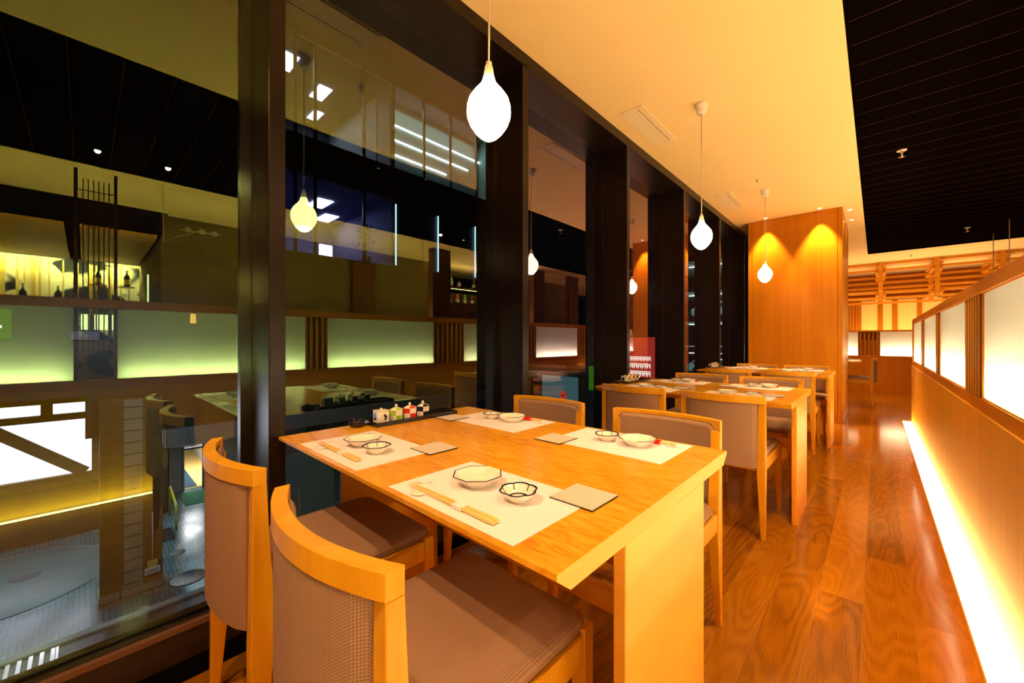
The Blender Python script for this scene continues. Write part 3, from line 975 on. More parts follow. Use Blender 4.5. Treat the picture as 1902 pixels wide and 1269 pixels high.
pendant(0.922, 'large glowing teardrop pendant over the first table', zc=1.875)
pendant(3.118, 'glowing teardrop pendant over the middle table')
pendant(5.40, 'glowing teardrop pendant in front of the timber column')
for (x, y, lb) in ((1.426, 10.24, 'thin pale cord hanging from the black ceiling, shorter looking'), (1.433, 9.207, 'thin pale cord hanging from the black ceiling edge near the lattice post')):
    t = thing('hanging_lamp', lb, 'pendant lamp', (x, y, ZC), 0, 'lamps hanging behind the partition')
    MB().tube([(0, 0, 0.02), (0, 0, -1.45)], 0.005, 8).build('cord', 'cord', t)
    MB().lathe([(0.0, -1.45), (0.03, -1.46), (0.05, -1.60), (0.045, -1.62), (0.0, -1.62)], seg=16).build('shade', 'globe_neck', t)


# ------------------------------------------------------------------ tables
def make_table(label, x0, x1, yc, zt=0.755, group='wooden dining tables', inset=0.001):
    t = thing('dining_table', label, 'table', ((x0 + x1) / 2, yc, 0), 0, group)
    hx, hy = (x1 - x0) / 2, 0.4475
    b = 0.038
    mb = MB()
    prof = [(-hy, zt), (-hy, zt - 0.010), (-hy + 0.036, zt - b), (hy - 0.036, zt - b), (hy, zt - 0.010), (hy, zt)]
    e0, e1 = [(-hx, p[0], p[1]) for p in prof], [(hx, p[0], p[1]) for p in prof]
    mb.loft([e0, e1], caps=False)
    mb.add(e0, [(5, 4, 3, 2, 1, 0)], 1).add(e1, [(0, 1, 2, 3, 4, 5)], 1)
    mb.build('tabletop', ['table_top', 'table_wood'], t)
    for sx in (-1, 1):
        xo = hx - inset if sx > 0 else -(hx - 0.002)
        xi = xo - sx * 0.026
        MB().box((xo, -0.229, 0.0), (xi, 0.229, zt - b)).build('leg', 'table_wood', t, bevel=0.002, seg=1)
    MB().box((-hx + 0.028, -0.012, 0.405), (hx - inset - 0.026, 0.012, 0.462)).build('stretcher', 'table_wood', t, bevel=0.002, seg=1)
    return t


TX0, TX1 = -1.573, -0.345
T1Y, T2Y, T3Y = 0.918, 3.085, 5.39
make_table('first pale wooden table, fully laid, nearest the big pendant', TX0, TX1, T1Y)
make_table('middle pale wooden table, laid for four, under the middle pendant', TX0, TX1, T2Y)
make_table('pale wooden table standing in front of the timber column', TX0, TX1, T3Y)
make_table('pale wooden table half hidden behind the timber column', -1.42, -0.19, 9.1, inset=0.46)


# ------------------------------------------------------------------ chairs
def arc_y(x, half=0.2255, sag=0.052):
    return -sag * (1 - (x / half) ** 2)


def make_chair(label, group):
    t = thing('dining_chair', label, 'chair', (0, 0, 0), 0, group)
    hw = 0.2255
    ZT = 0.792
    YB = -0.262            # outer back face at the corners
    D = 0.030
    # curved top rail
    n_ = 18
    loops = []
    for i in range(n_ + 1):
        x = -hw + 2 * hw * i / n_
        yb = YB + arc_y(x)
        k = math.atan2(0.052 * 2 * x / hw ** 2, 1)      # slope of the arc
        loops.append([(x, yb, ZT - 0.041), (x, yb + D, ZT - 0.041), (x, yb + D, ZT), (x, yb, ZT)])
    MB().loft(loops).build('top_rail', 'chair_wood', t, bevel=0.0015, seg=1)
    # back posts running down to the floor
    for s in (-1, 1):
        xo = s * hw
        secs = [(0.0, 0.020, 0.024, YB - 0.006), (0.36, 0.040, 0.052, YB - 0.004), (0.44, 0.040, 0.050, YB - 0.002), (0.62, 0.036, 0.036, YB), (ZT - 0.0405, 0.034, D, YB)]
        loops = []
        for (z, wx, wy, y) in secs:
            xi = xo - s * wx
            loops.append([(xo, y, z), (xi, y, z), (xi, y + wy, z), (xo, y + wy, z)])
        MB().loft(loops).build('leg', 'chair_wood', t, bevel=0.002, seg=1)
    # upholstered back pad
    n_ = 16
    hb = hw - 0.036
    loops = []
    for i in range(n_ + 1):
        x = -hb + 2 * hb * i / n_
        yb = YB + arc_y(x) + 0.004
        e = 0.006 if i in (0, n_) else 0.0
        yf = yb + 0.034 - e
        z0, z1 = 0.392, ZT - 0.042
        loops.append([(x, yb + e, z0 + 0.004), (x, yf - 0.012, z0), (x, yf, z0 + 0.02), (x, yf, z1 - 0.012), (x, yf - 0.008, z1), (x, yb + 0.002, z1), (x, yb + e, z1 - 0.004)])
    MB().loft(loops, smooth=False).build('back_pad', 'fabric', t)
    # padded front of the back, nearly as wide and high as the frame, with a dark seam round it
    hf = hw - 0.017

    def front_loops(h_, z0_, zt_, yo, th, rad):
        lps = []
        m_ = 20
        for i in range(m_ + 1):
            x = -h_ + 2 * h_ * i / m_
            e = h_ - abs(x)
            drop = rad - math.sqrt(max(0.0, rad * rad - (rad - e) ** 2)) if e < rad else 0.0
            yb = YB + arc_y(x) + D + yo
            bulge = th * (0.35 if i in (0, m_) else (0.8 if i in (1, m_ - 1) else 1.0))
            zt = zt_ - drop
            lps.append([(x, yb, z0_), (x, yb + bulge, z0_), (x, yb + bulge, zt - 0.012), (x, yb + bulge * 0.5, zt - 0.003), (x, yb, zt)])
        return lps
    MB().loft(front_loops(hf, 0.448, ZT - 0.0135, -0.001, 0.003, 0.022)).build('seam', 'piping', t)
    MB().loft(front_loops(hf - 0.004, 0.450, ZT - 0.0175, 0.0021, 0.012, 0.020), smooth=False).build('front_cushion', 'fabric', t)
    # seat frame with front legs
    for s in (-1, 1):
        xo = s * 0.2235
        secs = [(0.0, 0.022), (0.30, 0.036), (0.452, 0.038)]
        MB().loft([[(xo, 0.262, z), (xo - s * w, 0.262, z), (xo - s * w, 0.262 - w, z), (xo, 0.262 - w, z)] for z, w in secs]).build('leg', 'chair_wood', t, bevel=0.002, seg=1)
    mb = MB()
    mb.box((-0.221, -0.212, 0.375), (-0.199, 0.224, 0.440)).box((0.199, -0.212, 0.375), (0.221, 0.224, 0.440))
    mb.box((-0.185, 0.236, 0.375), (0.185, 0.258, 0.440)).box((-0.185, -0.252, 0.375), (0.185, -0.232, 0.412))
    mb.build('seat_frame', 'chair_wood', t, bevel=0.0015, seg=1)
    # cushion with rounded edges and front corners
    def ring(inset, z, r):
        x0, x1, y0, y1 = -0.214 + inset, 0.214 - inset, -0.218, 0.262 - inset
        pts = []
        for (cx, cy_, a0) in ((x1 - r, y1 - r, 0), (x0 + r, y1 - r, 90)):
            for k in range(6):
                a = math.radians(a0 + 90 * k / 5)
                pts.append((cx + r * math.cos(a), cy_ + r * math.sin(a), z))
        pts += [(x0, y0 + 0.03, z), (x0 + 0.025, y0, z), (x1 - 0.025, y0, z), (x1, y0 + 0.03, z)]
        return pts
    rings = [ring(0.004, 0.441, 0.03), ring(0.0, 0.452, 0.034), ring(0.003, 0.464, 0.034), ring(0.014, 0.473, 0.034), ring(0.04, 0.478, 0.034)]
    mb = MB()
    mb.loft(rings, smooth=True)
    mb.build('seat_cushion', 'fabric', t)
    return t


G1, G2 = 'chairs with brown woven upholstery', None
ch = make_chair('aisle-side chair at the first table, its curved back turned to us, closest of all', G1)
ch.location = (-0.702, 0.532, 0)
spots = [
    (-1.312, 0.532, 0, 'chair turned away from us at the first table, beside the big window mullion'),
    (-0.664, 1.412, PI, 'aisle-side chair facing us across the first table'),
    (-1.281, 1.412, PI, 'window-side chair facing us across the first table'),
    (-0.672, 2.785, 0, 'aisle-side chair showing its back at the middle table'),
    (-1.226, 2.785, 0, 'window-side chair showing its back at the middle table'),
    (-0.650, 3.625, PI, 'aisle-side chair facing us across the middle table'),
    (-1.196, 3.625, PI, 'window-side chair facing us across the middle table'),
    (-0.660, 5.03, 0, 'aisle-side chair showing its back at the table before the column'),
    (-1.200, 5.03, 0, 'window-side chair showing its back at the table before the column'),
    (-0.632, 5.74, PI, 'aisle-side chair between the column and its table, facing us'),
    (-1.160, 5.74, PI, 'window-side chair between the column and its table, facing us'),
    (-0.30, 9.20, PI / 2, 'chair seen from its side at the table behind the timber column'),
]
for (x, y, r, lb) in spots:
    dup(ch, (x, y, 0), r, lb)

# ------------------------------------------------------------------ place settings
ZT = 0.755


def make_mat():
    o = MB().box((-0.2, -0.131, 0.0002), (0.2, 0.131, 0.0010)).build('paper_placemat', 'paper')
    mb = MB()
    for (x, y, l_, w, a) in ((-0.168, -0.070, 0.020, 0.0035, 0.3), (-0.148, -0.052, 0.013, 0.003, 1.2), (-0.150, -0.083, 0.012, 0.003, -0.5)):
        ca, sa = math.cos(a), math.sin(a)
        pts = [(l_, 0), (l_ * 0.3, w), (-l_, 0.001), (l_ * 0.2, -w)]
        mb.add([(x + ca * p - sa * q, y + sa * p + ca * q, 0.00115) for p, q in pts], [(0, 1, 2, 3)])
    mb.build('printed_leaves', 'tan_print', o)
    return o


def octa(r, z, rot=PI / 8):
    return [(r * math.cos(2 * PI * j / 8 + rot), r * math.sin(2 * PI * j / 8 + rot), z) for j in range(8)]


def make_octagon():
    t = thing('octagonal_dish', '', 'dish')
    mb = MB()
    mb.loft([octa(0.034, 0.0), octa(0.036, 0.004), octa(0.048, 0.012), octa(0.0610, 0.0245), octa(0.0600, 0.0250), octa(0.0585, 0.0245), octa(0.045, 0.0125), octa(0.030, 0.0080)])
    mb.build('body', 'porcelain', t)
    mb = MB()
    loops = [octa(0.0612, 0.0240), octa(0.0616, 0.0252), octa(0.0600, 0.0258), octa(0.0588, 0.0250)]
    # rim line with a gap towards the back corner, as painted
    nn = 8
    vs_ = [p for lp in loops for p in lp]
    fs = []
    for j in range(8):
        if j == 1:
            continue
        for k in range(3):
            fs.append((k * 8 + j, k * 8 + (j + 1) % 8, (k + 1) * 8 + (j + 1) % 8, (k + 1) * 8 + j))
    mb.add(vs_, fs)
    mb.build('rim_line', 'navy', t)
    return t


def make_flower():
    t = thing('flower_bowl', '', 'bowl')
    seg = 48

    def pr(r, z, amp):
        return [((r * (1 + amp * abs(math.cos(3 * 2 * PI * j / seg)))) * math.cos(2 * PI * j / seg), (r * (1 + amp * abs(math.cos(3 * 2 * PI * j / seg)))) * math.sin(2 * PI * j / seg), z) for j in range(seg)]
    mb = MB()
    mb.loft([pr(0.020, 0, 0), pr(0.021, 0.003, 0), pr(0.030, 0.010, 0.02), pr(0.0375, 0.0235, 0.12), pr(0.0365, 0.0242, 0.12), pr(0.0352, 0.0235, 0.12), pr(0.028, 0.011, 0.03), pr(0.018, 0.0055, 0)], smooth=True)
    mb.build('body', 'porcelain', t)
    mb = MB()
    lo = [pr(0.0377, 0.0226, 0.12), pr(0.0384, 0.0240, 0.12), pr(0.0368, 0.0250, 0.12), pr(0.0350, 0.0242, 0.12), pr(0.0343, 0.0228, 0.12)]
    mb.loft(lo, smooth=True, caps=False)
    mb.build('rim_line', 'navy', t)
    mb = MB()
    for k in range(6):
        a = 2 * PI * (k + 0.5) / 6
        ca, sa = math.cos(a), math.sin(a)
        mb.tube([(0.0352 * ca, 0.0352 * sa, 0.0232), (0.0285 * ca, 0.0285 * sa, 0.0125)], 0.0010, 6)
    mb.lathe([(0.020, 0.0062), (0.0225, 0.0078), (0.0205, 0.0080), (0.0185, 0.0062)], seg=32, caps=False)
    mb.build('petal_lines', 'navy', t)
    return t


def make_coaster():
    t = thing('square_coaster', '', 'coaster')
    MB().box((-0.054, -0.054, 0.0003), (0.054, 0.054, 0.0028)).build('board', 'black_lacquer', t)
    MB().box((-0.0535, -0.0535, 0.0028), (0.0535, 0.0535, 0.0032)).build('patterned_face', 'coaster', t)
    return t


def make_chopsticks(red=False):
    t = thing('chopsticks', '', 'chopsticks')
    for s in (-1, 1):
        MB().loft([[(-0.145, s * 0.0045 + a, 0.0072 + b) for a, b in ((-.0012, -.0012), (.0012, -.0012), (.0012, .0012), (-.0012, .0012))],
                   [(0.12, s * 0.0052 + a, 0.0050 + b) for a, b in ((-.0045, -.0028), (.0045, -.0028), (.0045, .0028), (-.0045, .0028))],
                   [(0.14, s * 0.0052 + a, 0.0050 + b) for a, b in ((-.0040, -.0026), (.0040, -.0026), (.0040, .0012), (-.0040, .0012))]]).build('stick', 'bamboo', t)
    MB().box((0.022, -0.0112, 0.0010), (0.050, 0.0112, 0.0094)).build('paper_band', 'paper', t)
    if red:
        MB().box((-0.092, -0.0110, 0.0012), (-0.052, 0.0110, 0.0104)).build('red_sleeve', 'red_lacquer', t)
    return t


def make_rest():
    t = thing('chopstick_rest', '', 'chopstick rest')
    MB().lathe([(0.0, 0.0), (0.016, 0.0), (0.0195, 0.0026), (0.0175, 0.0044), (0.010, 0.0034), (0.0, 0.0034)], seg=20).build('body', 'porcelain', t)
    MB().beam((-0.010, 0.006, 0.0046), (-0.004, 0.012, 0.0046), 0.003, 0.0006).build('painted_leaf', 'navy', t)
    return t


proto = {}
seatname = {(1, 0): 'aisle end, our side', (0, 0): 'window end, our side', (1, 1): 'aisle end, column side', (0, 1): 'window end, column side'}
tname = {0: 'of the first table', 1: 'of the middle table', 2: 'of the table before the column'}


def put(kind, maker, x, y, z, rz, label, group):
    if kind not in proto:
        o = maker()
        o.location = (x, y, z)
        o.rotation_euler = (0, 0, rz)
        tag(o, label, o.get('category', 'placemat') or 'placemat', group)
        proto[kind] = o
    else:
        dup(proto[kind], (x, y, z), rz, label, group)


SET = {   # mat centre, dish, bowl, coaster, chopsticks, rest (first table, relative to its centre)
    (1, 0): ((-0.647, 0.617), (-0.704, 0.640), (-0.567, 0.634), (-0.472, 0.744), (-0.662, 0.521), (-0.757, 0.510)),
    (0, 0): ((-1.212, 0.617), (-1.243, 0.622), (-1.126, 0.607), (-1.036, 0.756), (-1.220, 0.528), (-1.303, 0.512)),
    (1, 1): ((-0.641, 1.219), (-0.578, 1.236), (-0.684, 1.224), (-0.824, 1.119), (-0.620, 1.298), (-0.497, 1.306)),
    (0, 1): ((-1.196, 1.219), (-1.146, 1.240), (-1.247, 1.222), (-1.387, 1.111), (-1.185, 1.304), (-1.062, 1.312)),
}
for ti, ty in enumerate((T1Y, T2Y, T3Y)):
    for key, (m_, d_, b_, c_, s_, r_) in SET.items():
        flip = PI if key[1] else 0.0
        w = '%s %s' % (seatname[key], tname[ti])
        jx = 0.0 if ti == 0 else random.uniform(-0.008, 0.008)
        dy = ty - T1Y
        P = lambda q: (q[0] + jx, q[1] + dy)
        put('mat', make_mat, *P(m_), ZT, flip, 'white paper placemat at the ' + w, 'paper placemats')
        put('dish', make_octagon, *P(d_), ZT + 0.0012, flip, 'white octagonal dish at the ' + w, 'octagonal dishes')
        put('bowl', make_flower, *P(b_), ZT + 0.0012, flip, 'small flower-rimmed bowl at the ' + w, 'flower-rimmed bowls')
        put('coaster', make_coaster, *P(c_), ZT + 0.0012, flip, 'square patterned coaster at the ' + w, 'square coasters')
        kd = 'chopsticks_red' if key[1] else 'chopsticks_plain'
        put(kd, (lambda: make_chopsticks(True)) if key[1] else make_chopsticks, *P(s_), ZT + 0.0012, flip,
            ('red-banded' if key[1] else 'pale') + ' chopsticks laid at the ' + w, 'chopsticks laid on the placemats')
        put('rest', make_rest, *P(r_), ZT + 0.0012, flip, 'tiny white chopstick rest at the ' + w, 'chopstick rests')


w4 = 'chair side of the table behind the column'
put('mat', make_mat, -0.345, 9.20, ZT, PI / 2, 'white paper placemat on the ' + w4, 'paper placemats')
put('dish', make_octagon, -0.375, 9.15, ZT + 0.0012, PI / 2, 'white octagonal dish on the ' + w4, 'octagonal dishes')
put('bowl', make_flower, -0.370, 9.28, ZT + 0.0012, PI / 2, 'small flower-rimmed bowl on the ' + w4, 'flower-rimmed bowls')


# ------------------------------------------------------------------ condiment trays
def make_tray():
    t = thing('condiment_tray', '', 'tray')
    mb = MB()
    mb.box((-0.055, -0.205, 0.0006), (0.055, 0.205, 0.006)).build('base', 'black_lacquer', t)
    for a, b in (((0.049, -0.205, 0.006), (0.055, 0.205, 0.018)), ((-0.055, -0.205, 0.006), (-0.049, 0.205, 0.018)),
                 ((-0.049, -0.205, 0.006), (0.049, -0.199, 0.018)), ((-0.049, 0.199, 0.006), (0.049, 0.205, 0.018))):
        MB().box(a, b).build('rim', 'black_lacquer', t)
    return t


def make_white_jar():
    t = thing('condiment_jar', '', 'jar')
    MB().box((-0.024, -0.024, 0.0), (0.024, 0.024, 0.046)).build('body', 'porcelain', t, bevel=0.003)
    MB().box((-0.025, -0.025, 0.0462), (0.025, 0.025, 0.051)).build('lid', 'porcelain', t, bevel=0.002)
    MB().lathe([(0.0, 0.051), (0.005, 0.051), (0.0045, 0.059), (0.0, 0.060)], seg=12).build('knob', 'porcelain', t)
    mb = MB()
    for (y, z, r) in ((0.004, 0.030, 0.006), (0.010, 0.024, 0.005), (0.006, 0.016, 0.005)):
        mb.add([(0.0243, y + r * math.cos(a), z + 1.2 * r * math.sin(a)) for a in (k * PI / 4 for k in range(8))], [tuple(range(8))])
    mb.add([(-0.006 + 0.012 * math.cos(a), -0.0243, 0.026 + 0.016 * math.sin(a)) for a in (k * PI / 5 for k in range(10))], [tuple(range(10))])
    mb.build('ink_blot', 'navy', t)
    return t


def make_hex_jar(gm):
    t = thing('condiment_jar', '', 'jar')
    r = 0.0305

    def hx(r_, z):
        return [(r_ * math.cos(PI / 3 * j), r_ * math.sin(PI / 3 * j), z) for j in range(6)]
    mb = MB()
    lv = [0.0, 0.022, 0.044]
    for k in range(2):
        a, b = hx(r, lv[k]), hx(r, lv[k + 1])
        for j in range(6):
            mb.add([a[j], a[(j + 1) % 6], b[(j + 1) % 6], b[j]], [(0, 1, 2, 3)], (j + k) % 2)
    mb.add(hx(r, 0), [tuple(range(5, -1, -1))]).add(hx(r, 0.044), [tuple(range(6))])
    mb.build('body', ['porcelain', gm], t)
    mb = MB()
    a, b = hx(r * 1.06, 0.0445), hx(r * 0.4, 0.053)
    for j in range(6):
        mb.add([a[j], a[(j + 1) % 6], b[(j + 1) % 6], b[j]], [(0, 1, 2, 3)], j % 2)
    mb.add(b, [tuple(range(6))]).add(a, [tuple(range(5, -1, -1))])
    mb.build('lid', ['porcelain', gm], t)
    MB().lathe([(0.0, 0.053), (0.005, 0.053), (0.005, 0.066), (0.0, 0.067)], seg=12).build('knob', 'porcelain', t)
    return t


def make_pot():
    t = thing('lidded_dish', '', 'dish')
    MB().lathe([(0.0, 0.0), (0.024, 0.0), (0.030, 0.010), (0.031, 0.020), (0.0, 0.020)], seg=28).build('body', 'black_lacquer', t)
    MB().lathe([(0.032, 0.0202), (0.030, 0.026), (0.017, 0.032), (0.0, 0.033)], seg=28).build('lid', 'black_lacquer', t)
    MB().lathe([(0.0, 0.0325), (0.004, 0.0325), (0.006, 0.038), (0.0, 0.040)], seg=14).build('knob', 'black_lacquer', t)
    return t


for ti, ty in enumerate((T1Y, T2Y, T3Y)):
    dy = ty - T1Y
    w = tname[ti][3:]
    put('tray', make_tray, -1.505, 0.985 + dy, ZT, 0, 'long black condiment tray at the window edge of ' + w, 'condiment trays')
    put('jar_w', make_white_jar, -1.512, 0.835 + dy, ZT + 0.0062, 0.0, 'square white jar with ink blots on the tray of ' + w, 'white condiment jars')
    put('jar_g', lambda: make_hex_jar('green_glaze'), -1.512, 0.905 + dy, ZT + 0.0062, 0.5, 'green chequered jar on the tray of ' + w, 'chequered condiment jars')
    put('jar_r', lambda: make_hex_jar('red_glaze'), -1.512, 0.972 + dy, ZT + 0.0062, 0.5, 'red chequered jar on the tray of ' + w, 'chequered condiment jars')
    put('jar_n', lambda: make_hex_jar('navy'), -1.512, 1.040 + dy, ZT + 0.0062, 0.5, 'navy chequered jar on the tray of ' + w, 'chequered condiment jars')
    put('pot', make_pot, -1.528, 0.738 + dy, ZT + 0.0004, 0, 'small black lidded dish before the tray of ' + w, 'black lidded dishes')
# ------------------------------------------------------------------ the street outside
box_struct('ground', (-60, -25, ZG - 0.2), (-2.4, 60, ZG), 'paving')
o = MB().lathe([(0.0, 0.002), (2.12, 0.002), (2.12, 0.014), (2.05, 0.014), (2.03, 0.006), (1.98, 0.006), (1.96, 0.012), (0.0, 0.012)], (-17.3, -1.45, ZG), 72).build('car_turntable', 'turntable')
tag(o, 'large round car turntable set in the wet street paving', 'turntable')
for (x, y, r, lb) in ((-17.48, -1.15, 0.30, 'dull manhole cover in the middle of the turntable'), (-14.07, 1.95, 0.42, 'large shiny wet manhole cover near the kerb'),
                      (-15.99, 1.95, 0.20, 'small round drain cover by the handrail')):
    o = MB().lathe([(0.0, 0.0), (r, 0.0), (r, 0.010), (r * 0.93, 0.014), (r * 0.9, 0.009), (0.0, 0.009)], (x, y, ZG + (0.0125 if x < -17 else 0.001)), 32).build('manhole_cover', 'cover' if x < -15 else 'iron')
    tag(o, lb, 'manhole cover')
mb = MB()
for i in range(12):
    mb.box((-18.3 + i * 0.1, 1.25, ZG + 0.002), (-18.25 + i * 0.1, 2.05, ZG + 0.02))
mb.box((-18.3, 1.22, ZG + 0.002), (-17.1, 1.26, ZG + 0.02)).box((-18.3, 2.04, ZG + 0.002), (-17.1, 2.08, ZG + 0.02))
tag(mb.build('drain_grate', 'iron'), 'dark square drain grate beside the yellow handrail', 'grate')
mb = MB()
mb.box((-12.9, -1.30, ZG + 0.013), (-12.1, -1.26, ZG + 0.04)).box((-12.9, -0.42, ZG + 0.013), (-12.1, -0.38, ZG + 0.04))
for i in range(6):
    mb.box((-12.9, -1.24 + i * 0.15, ZG + 0.013), (-12.1, -1.18 + i * 0.15, ZG + 0.04))
tag(mb.build('drain_grate', 'chrome'), 'bright slotted drain grate in the gutter below the window', 'grate')
hr = thing('handrail', 'yellow handrail of two posts near the entrance', 'handrail', (-18.7, 2.16, ZG))
MB().tube([(0.75, 0, 0), (0.75, 0, 0.80), (0.68, 0, 0.88), (-0.75, 0, 1.12), (-0.85, 0, 1.05), (-0.85, 0, 0.0)], 0.035, 8).build('rail', 'yellow_paint', hr)
box_struct('kerb', (-13.15, -12, ZG), (-12.95, 20, ZG + 0.06), 'concrete_grey')
box_struct('ground_gutter', (-12.95, -12, ZG), (-2.5, 20, ZG + 0.012), 'facade')
# building across the drive: pillar, ground floor, dark upper facade with lit offices
pil = struct_root('wall_street_pillar')
MB().box((-14.45, 0.242, ZG), (-14.0, 1.405, -0.35)).build('shaft', 'facade_brown', pil)
MB().box((-14.0, 0.666, ZG + 0.3), (-13.985, 1.015, -0.4)).build('tile_stripe', 'tile_stripe', pil)
MB().box((-14.65, 0.22, ZG), (-13.95, 1.43, ZG + 0.28)).build('base', 'tile_stripe', pil)
sg = thing('notice_board', 'small white notice hung on a rod from the brown street pillar', 'sign', (-13.93, 1.20, -4.85))
MB().box((-0.02, -0.15, -0.15), (0.0, 0.15, 0.02)).build('board', M['white_plastic'], sg)
MB().box((-0.02, -0.10, 0.03), (0.0, 0.10, 0.20)).build('picture', 'label_gold', sg)
MB().tube([(-0.01, 0, 0.2), (-0.01, 0, 1.45)], 0.012, 6).build('rod', 'white_plastic', sg)
mb = MB()
for z in (-0.03, -0.09):
    for i in range(8):
        mb.box((0.0, -0.125 + i * 0.032, z - 0.035), (0.001, -0.103 + i * 0.032, z))
mb.build('lettering', 'iron', sg)
# shop front with white lit windows and a slanting brace
sf = struct_root('wall_shopfront')
X0 = -20.0
mb = MB()
mb.box((X0 - 0.3, -14, -3.42), (X0, 0.16, -3.75)).box((X0 - 0.3, -14, -0.5), (X0, 0.3, -1.0))
mb.box((X0 - 0.3, 0.155, -3.75), (X0, 2.2, -0.5)).box((X0 - 0.3, -14, -1.35), (X0, 0.155, -1.575))
mb.box((X0 - 0.3, -0.988, -1.0), (X0, -0.725, -1.35))
mb.build('frame', 'facade_brown', sf)
MB().box((X0 - 0.25, -14, -3.42), (X0 - 0.2, 0.155, -1.0)).build('lit_pane', 'lit_white', sf)
MB().beam((X0 - 0.05, -3.4, -0.42), (X0 - 0.05, 0.0, -3.42), 0.12, 0.33).build('brace', 'facade_brown', sf)
MB().box((X0 - 0.3, -14, ZG), (X0, 2.2, -3.75)).build('plinth', 'facade', sf)
# entrance with the open lit door
en = struct_root('wall_entrance')
EX = -22.3
mb = MB()
mb.box((EX - 0.2, 2.2, ZG), (EX, 2.9, -3.0)).box((EX - 0.2, 3.62, ZG), (EX, 8, -3.0)).box((EX - 0.2, 2.9, -3.25), (EX, 3.62, -2.0))
mb.box((EX, 2.15, ZG), (X0, 2.2, -0.5))
mb.build('front', 'concrete_grey', en)
mb = MB()
mb.box((EX - 8, 2.7, ZG), (EX - 0.2, 2.75, -2.6)).box((EX - 8, 4.3, ZG), (EX - 0.2, 4.35, -2.6)).box((EX - 8, 2.7, ZG), (EX - 7.9, 4.35, -2.6))
mb.build('corridor', 'white_inside', en)
MB().box((EX - 8, 2.7, ZG + 0.001), (EX - 0.2, 4.35, ZG + 0.02)).build('corridor_floor', 'shoji', en)
mb = MB()
mb.box((EX, 2.88, ZG), (EX + 0.06, 2.95, -3.25)).box((EX, 3.57, ZG), (EX + 0.06, 3.64, -3.25)).box((EX, 2.4, -3.72), (EX + 0.06, 4.4, -3.62))
mb.build('door_frame', 'steel_grey', en)
mb = MB()
for i in range(9):
    mb.box((EX + 0.1 + i * 0.26, 2.25, -3.08), (EX + 0.14 + i * 0.26, 5.0, -2.98))
for i in range(5):
    mb.box((EX + 0.1, 2.3 + i * 0.6, -3.06), (EX + 2.3, 2.34 + i * 0.6, -3.0))
mb.build('porch_grid', 'steel_grey', en)
o = MB().box((-21.95, 2.72, ZG + 0.001), (-20.2, 3.55, ZG + 0.02)).build('door_mat', 'green_mat')
tag(o, 'green mat in front of the lit entrance door', 'mat')
o = MB().box((-27.5, 2.85, ZG + 0.021), (-22.6, 3.45, ZG + 0.04)).build('door_mat', 'navy_mat')
tag(o, 'dark blue mat inside the lit entrance', 'mat')
# upper storeys
of = struct_root('wall_office_block')
FX = -14.5
MB().box((FX - 5, -20, -0.3), (FX, 0.0, 18)).build('dark_wing', 'facade', of)
mb = MB()
mb.box((FX - 8, 1.5, -1.85), (FX, 14.4, -1.36)).box((FX - 8, 0.0, 6.9), (FX, 14.4, 8.2)).box((FX - 8, 0.0, 11.6), (FX, 14.4, 18))
mb.box((FX - 8, 0.0, 3.0), (FX, 14.4, 4.15)).box((FX - 8.2, 0.0, -1.4), (FX - 8, 14.4, 12))
mb.build('floor_slab', 'facade', of)
MB().box((FX - 0.02, 0.0, -1.36), (FX, 14.4, 3.0)).build('dark_band', 'facade', of)
MB().box((FX - 0.3, 1.5, -1.86), (FX + 0.12, 14.42, -1.36)).build('canopy_edge', 'steel_grey', of)
# upper office rooms: blue room, bright shop room
mb = MB()
mb.box((FX - 6, 4.2, 8.2), (FX - 5.9, 8.4, 11.6)).box((FX - 6, 4.1, 8.2), (FX, 4.2, 11.6))
mb.build('office_wall', 'office_wall', of)
mb = MB()
mb.box((FX - 1.1, 8.4, 8.2), (FX - 1.0, 14.3, 11.6)).box((FX - 6, 8.4, 8.2), (FX, 8.5, 11.6)).box((FX - 1.1, 14.2, 8.2), (FX, 14.3, 11.6))
mb.build('shop_wall', 'shop_wall', of)
mb = MB()
mb.box((FX - 6, 0.0, 11.5), (FX, 14.4, 11.6))
mb.build('office_ceiling', 'office_wall', of)
mb = MB()
mb.box((FX - 6, 4.5, 4.15), (FX - 5.9, 8.5, 6.9)).box((FX - 6, 4.4, 4.15), (FX, 4.5, 6.9)).box((FX - 6, 8.5, 4.15), (FX, 8.6, 6.9)).box((FX - 6, 4.4, 6.8), (FX, 8.6, 6.9))
mb.build('blue_room', 'office_blue', of)
mb = MB()
mb.box((FX - 0.10, 8.6, 4.15), (FX - 0.05, 14.4, 6.9))
mb.box((FX - 0.10, 0.0, 4.15), (FX - 0.05, 4.4, 18)).build('dark_glazing', 'facade', of)
for y in (4.85, 5.5, 7.3, 8.55, 10.05, 11.5, 13.1, 14.3):
    MB().box((FX - 0.06, y - 0.05, 4.15), (FX + 0.02, y + 0.05, 11.6)).build('mullion', 'facade', of)
for (y, x, w, l_) in ((5.1, -1.6, 0.5, 1.1), (6.7, -2.6, 0.5, 1.1), (7.2, -4.5, 0.4, 0.9)):
    MB().box((FX + x - l_ / 2, y - w / 2, 11.46), (FX + x + l_ / 2, y + w / 2, 11.49)).build('ceiling_panel', 'office_lamp', of)
for (y, x) in ((6.6, -2.4), (7.6, -4.2)):
    MB().box((FX + x - 0.6, y - 0.3, 6.76), (FX + x + 0.6, y + 0.3, 6.79)).build('ceiling_panel', 'office_lamp', of)
for (z, y0, y1) in ((10.50, 9.0, 14.2), (9.85, 8.7, 13.4), (9.20, 8.7, 12.0)):
    MB().box((FX - 0.98, y0, z), (FX - 0.95, y1, z + 0.05)).build('tube_lamp', 'tube_lamp', of)
MB().box((FX - 0.6, 5.85, 4.16), (FX - 0.5, 6.30, 4.66)).build('screen', 'lit_white', of)
